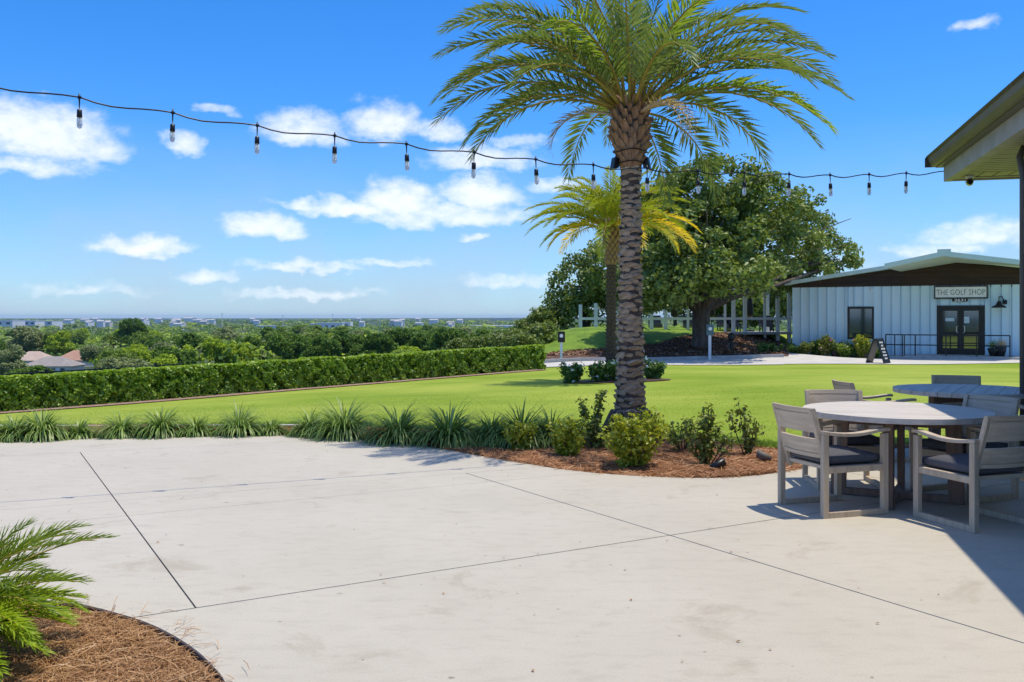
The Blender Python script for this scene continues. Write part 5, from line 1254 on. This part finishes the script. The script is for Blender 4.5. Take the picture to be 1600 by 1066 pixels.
def far_wood():
    n = 5200; az = rng.uniform(-.75, .30, n); d = np.where(rng.random(n) < .62, rng.uniform(170, 900, n), 900*(7.0**rng.random(n)))
    x = np.tan(az)*d; y = d; keep = (hill_q(x, y) > 60) & ~((np.abs(az-math.atan(-.497)) < .05) & (d < 330) & (d > 130)) & ~((az < -.43) & (d < 330)); x, y, d = x[keep], y[keep], d[keep]
    z = hgt(x, y); H = rng.uniform(5, 9.0, len(x)); W_ = rng.uniform(4, 7.5, len(x))*np.interp(d, [200, 1500, 6000], [.9, 1.6, 4])
    tone = rng.choice(4, len(x), p=[.38, .32, .14, .16])
    t = ob('distant_wood', None); t.empty_display_size = 1; tag(t, 'distant wood of mixed green trees reaching the horizon', 'wood', kind='stuff')
    for k in range(4):
        s = np.where(tone == k)[0]
        for lo, hi, per, ls in ((0, 450, 110, .10), (450, 1200, 60, .16), (1200, 99999, 26, .28)):
            q = s[(d[s] >= lo) & (d[s] < hi)]
            if not len(q): continue
            c = np.repeat(np.c_[x[q], y[q], z[q]+H[q]*.45], per, 0); u = rand_dir(len(c)); u[:, 2] = np.abs(u[:, 2])*1.0-.25*(rng.random(len(c)) < .3); w = np.repeat(W_[q], per)[:, None]; h = np.repeat(H[q]*.55, per)[:, None]
            lump = 1+.22*np.sin(u[:, :1]*7+c[:, :1])*np.sin(u[:, 1:2]*6+c[:, 1:2])
            p = c+u*np.concatenate([w, w, h], 1)*lump*(.75+.25*rng.random((len(c), 1))); nn = unit(u+rand_dir(len(c))*.6+np.array([0, 0, .3])); sz = w[:, 0]*ls*(.8+.7*rng.random(len(c)))
            v, f = leaf_quads(p, np.cross(nn, rand_dir(len(c))), nn, sz*1.5, sz*1.2, .1)
            tag(ob('crowns', fast_mesh('crowns', v, f), WOOD[k], t), kind='stuff')
far_wood()

# ------------------------------------------------------------------ houses and far town
def hip_house(px, d, yr, ye, wpx, rot, roof, label, depth=11):
    z = None; x = (px-800)/FPX*d; zr = EYE+(HY-yr)/FPX*d; ze = EYE+(HY-ye)/FPX*d; g = min(hz(x, d), ze-2.6); w = wpx/FPX*d/2; t = thing('house', label, 'house', (x, d, g), R(rot))
    H, E = zr-g, ze-g; dp_ = depth/2
    MB().box(-w+.5, w-.5, -dp_+.5, dp_-.5, -.5, E+.02).build('wall', M['stucco'], t)
    MB().add([(-w, -dp_, E), (w, -dp_, E), (w, dp_, E), (-w, dp_, E), (-w*.28, 0, H), (w*.28, 0, H)], [(0, 1, 5, 4), (1, 2, 5), (2, 3, 4, 5), (3, 0, 4), (0, 3, 2, 1)]).build('roof', roof, t)
    for s in (-.6, -.2, .25, .62): 
        o = MB().box(s*w-.55, s*w+.55, -dp_+.44, -dp_+.56, E-1.9, E-.6).build('window', M['far_dark'], t)
    MB().box(w*.45-.45, w*.45+.45, -dp_+.42, -dp_+.54, E-2.5, E-.45).build('door', M['white_paint'], t)
hip_house(54, 305, 549, 562.5, 58, 8, M['tile_pink'], 'house with pale pinkish hip roof among trees, leftmost of three')
hip_house(121, 315, 547.5, 562, 50, -12, M['tile_orange'], 'house with terracotta hip roof among trees, rightmost of three')
hip_house(84, 270, 557, 571, 78, 4, M['tile_grey'], 'house with grey-brown hip roof in front of the other two')
def far_block(px, yb, wpx, hpx, d, label, depth=30, dark=0, mat='far_white', grp=None, pitched=False):
    x = (px-800)/FPX*d; z = EYE+(HY-yb)/FPX*d; w = wpx/FPX*d/2; h = hpx/FPX*d; g = min(hz(x, d), z); t = thing('far_building', label, 'building', (x, d, g), R(random.uniform(-12, 12)), grp); z0 = z-g
    MB().box(-w, w, 0, depth, -1, z0+h).build('wall', M[mat], t)
    if pitched: MB().add([(-w*1.05, -1, z0+h), (w*1.05, -1, z0+h), (w*1.05, depth+1, z0+h), (-w*1.05, depth+1, z0+h), (-w*1.05, depth/2, z0+h*1.6), (w*1.05, depth/2, z0+h*1.6)], [(0, 1, 5, 4), (2, 3, 4, 5), (1, 2, 5), (3, 0, 4), (0, 3, 2, 1)]).build('roof', M['far_roof'], t)
    else: MB().box(-w*1.02, w*1.02, -.4, depth+.4, z0+h, z0+h*1.08).build('roof', M['far_white'], t)
    for k in range(dark):
        c = -w+2*w*(k+.5)/dark; MB().box(c-w/dark*.45, c+w/dark*.45, -.3, .2, z0+h*.15, z0+h*.62).build('window', M['far_dark'], t)
far_block(6, 508, 30, 7, 1500, 'white block with two dark openings at the far left horizon', dark=2)
far_block(38, 507.5, 34, 6, 1550, 'long white building second from left on the horizon', dark=4)
far_block(72, 507, 20, 5, 1600, 'white building third from left on the horizon', dark=2)
far_block(424, 513, 46, 4, 1700, 'low long white building left of the boxy white block', dark=5)
far_block(515, 514, 40, 9, 1700, 'boxy white building block in the middle of the far plain', dark=4)
far_block(540, 512, 14, 8, 1720, 'narrow white building beside the boxy block', dark=1)
far_block(492, 512, 14, 6, 1720, 'small white building left of the boxy block', dark=1)
far_block(770, 513, 130, 4, 1800, 'very long low white warehouse roof on the far plain right', 60, 9)
far_block(800, 500.5, 60, 3, 4200, 'pale tan flat building on the far rise at right', 60, 0, 'stucco')
for i in range(46):
    px = random.choice([random.uniform(100, 420), random.uniform(100, 330), random.uniform(560, 740)]); d = random.uniform(1500, 3200); yb = 495+1440*random.uniform(11.5, 16)/d
    far_block(px, yb, random.uniform(5, 14), random.uniform(2, 3.6), d, 'small pale house of the town on the far plain', 14, 0, random.choice(['far_white', 'far_white', 'stucco']), 'small pale houses of the far town', True)
for i, (px, y0, y1, d) in enumerate(((347, 490, 512, 1700), (442, 493, 512, 1700), (520, 491, 508, 1900), (594, 503, 514, 1600), (608, 504, 514, 1600))):
    x = (px-800)/FPX*d; z0 = EYE+(HY-y1)/FPX*d; z1 = EYE+(HY-y0)/FPX*d; t = thing('far_mast', f'thin pale mast on the far plain, {["first", "second", "third", "fourth", "fifth"][i]} from the left', 'mast', (x, d, hz(x, d)))
    MB().tube([(0, 0, 0), (0, 0, z1-hz(x, d))], [.55, .4], 6).build('pole', M['far_white'], t); MB().box(-1, 1, -.4, .4, z1-hz(x, d)-1.2, z1-hz(x, d)).build('head', M['far_white'], t)

# ------------------------------------------------------------------ haze
def haze():
    o = MB().box(-15000, 15000, -15000, 15000, -24, 24).build('haze', None); m = bpy.data.materials.new('haze'); m.use_nodes = True; nt = m.node_tree; nt.nodes.clear()
    out = nt.nodes.new('ShaderNodeOutputMaterial'); v = nt.nodes.new('ShaderNodeVolumePrincipled'); v.inputs['Color'].default_value = (.5, .72, 1, 1); v.inputs['Density'].default_value = 5e-5; v.inputs['Anisotropy'].default_value = .1
    nt.links.new(v.outputs[0], out.inputs['Volume']); o.data.materials.append(m); tag(o, 'pale blue haze over the far plain', 'haze', kind='stuff')
haze()
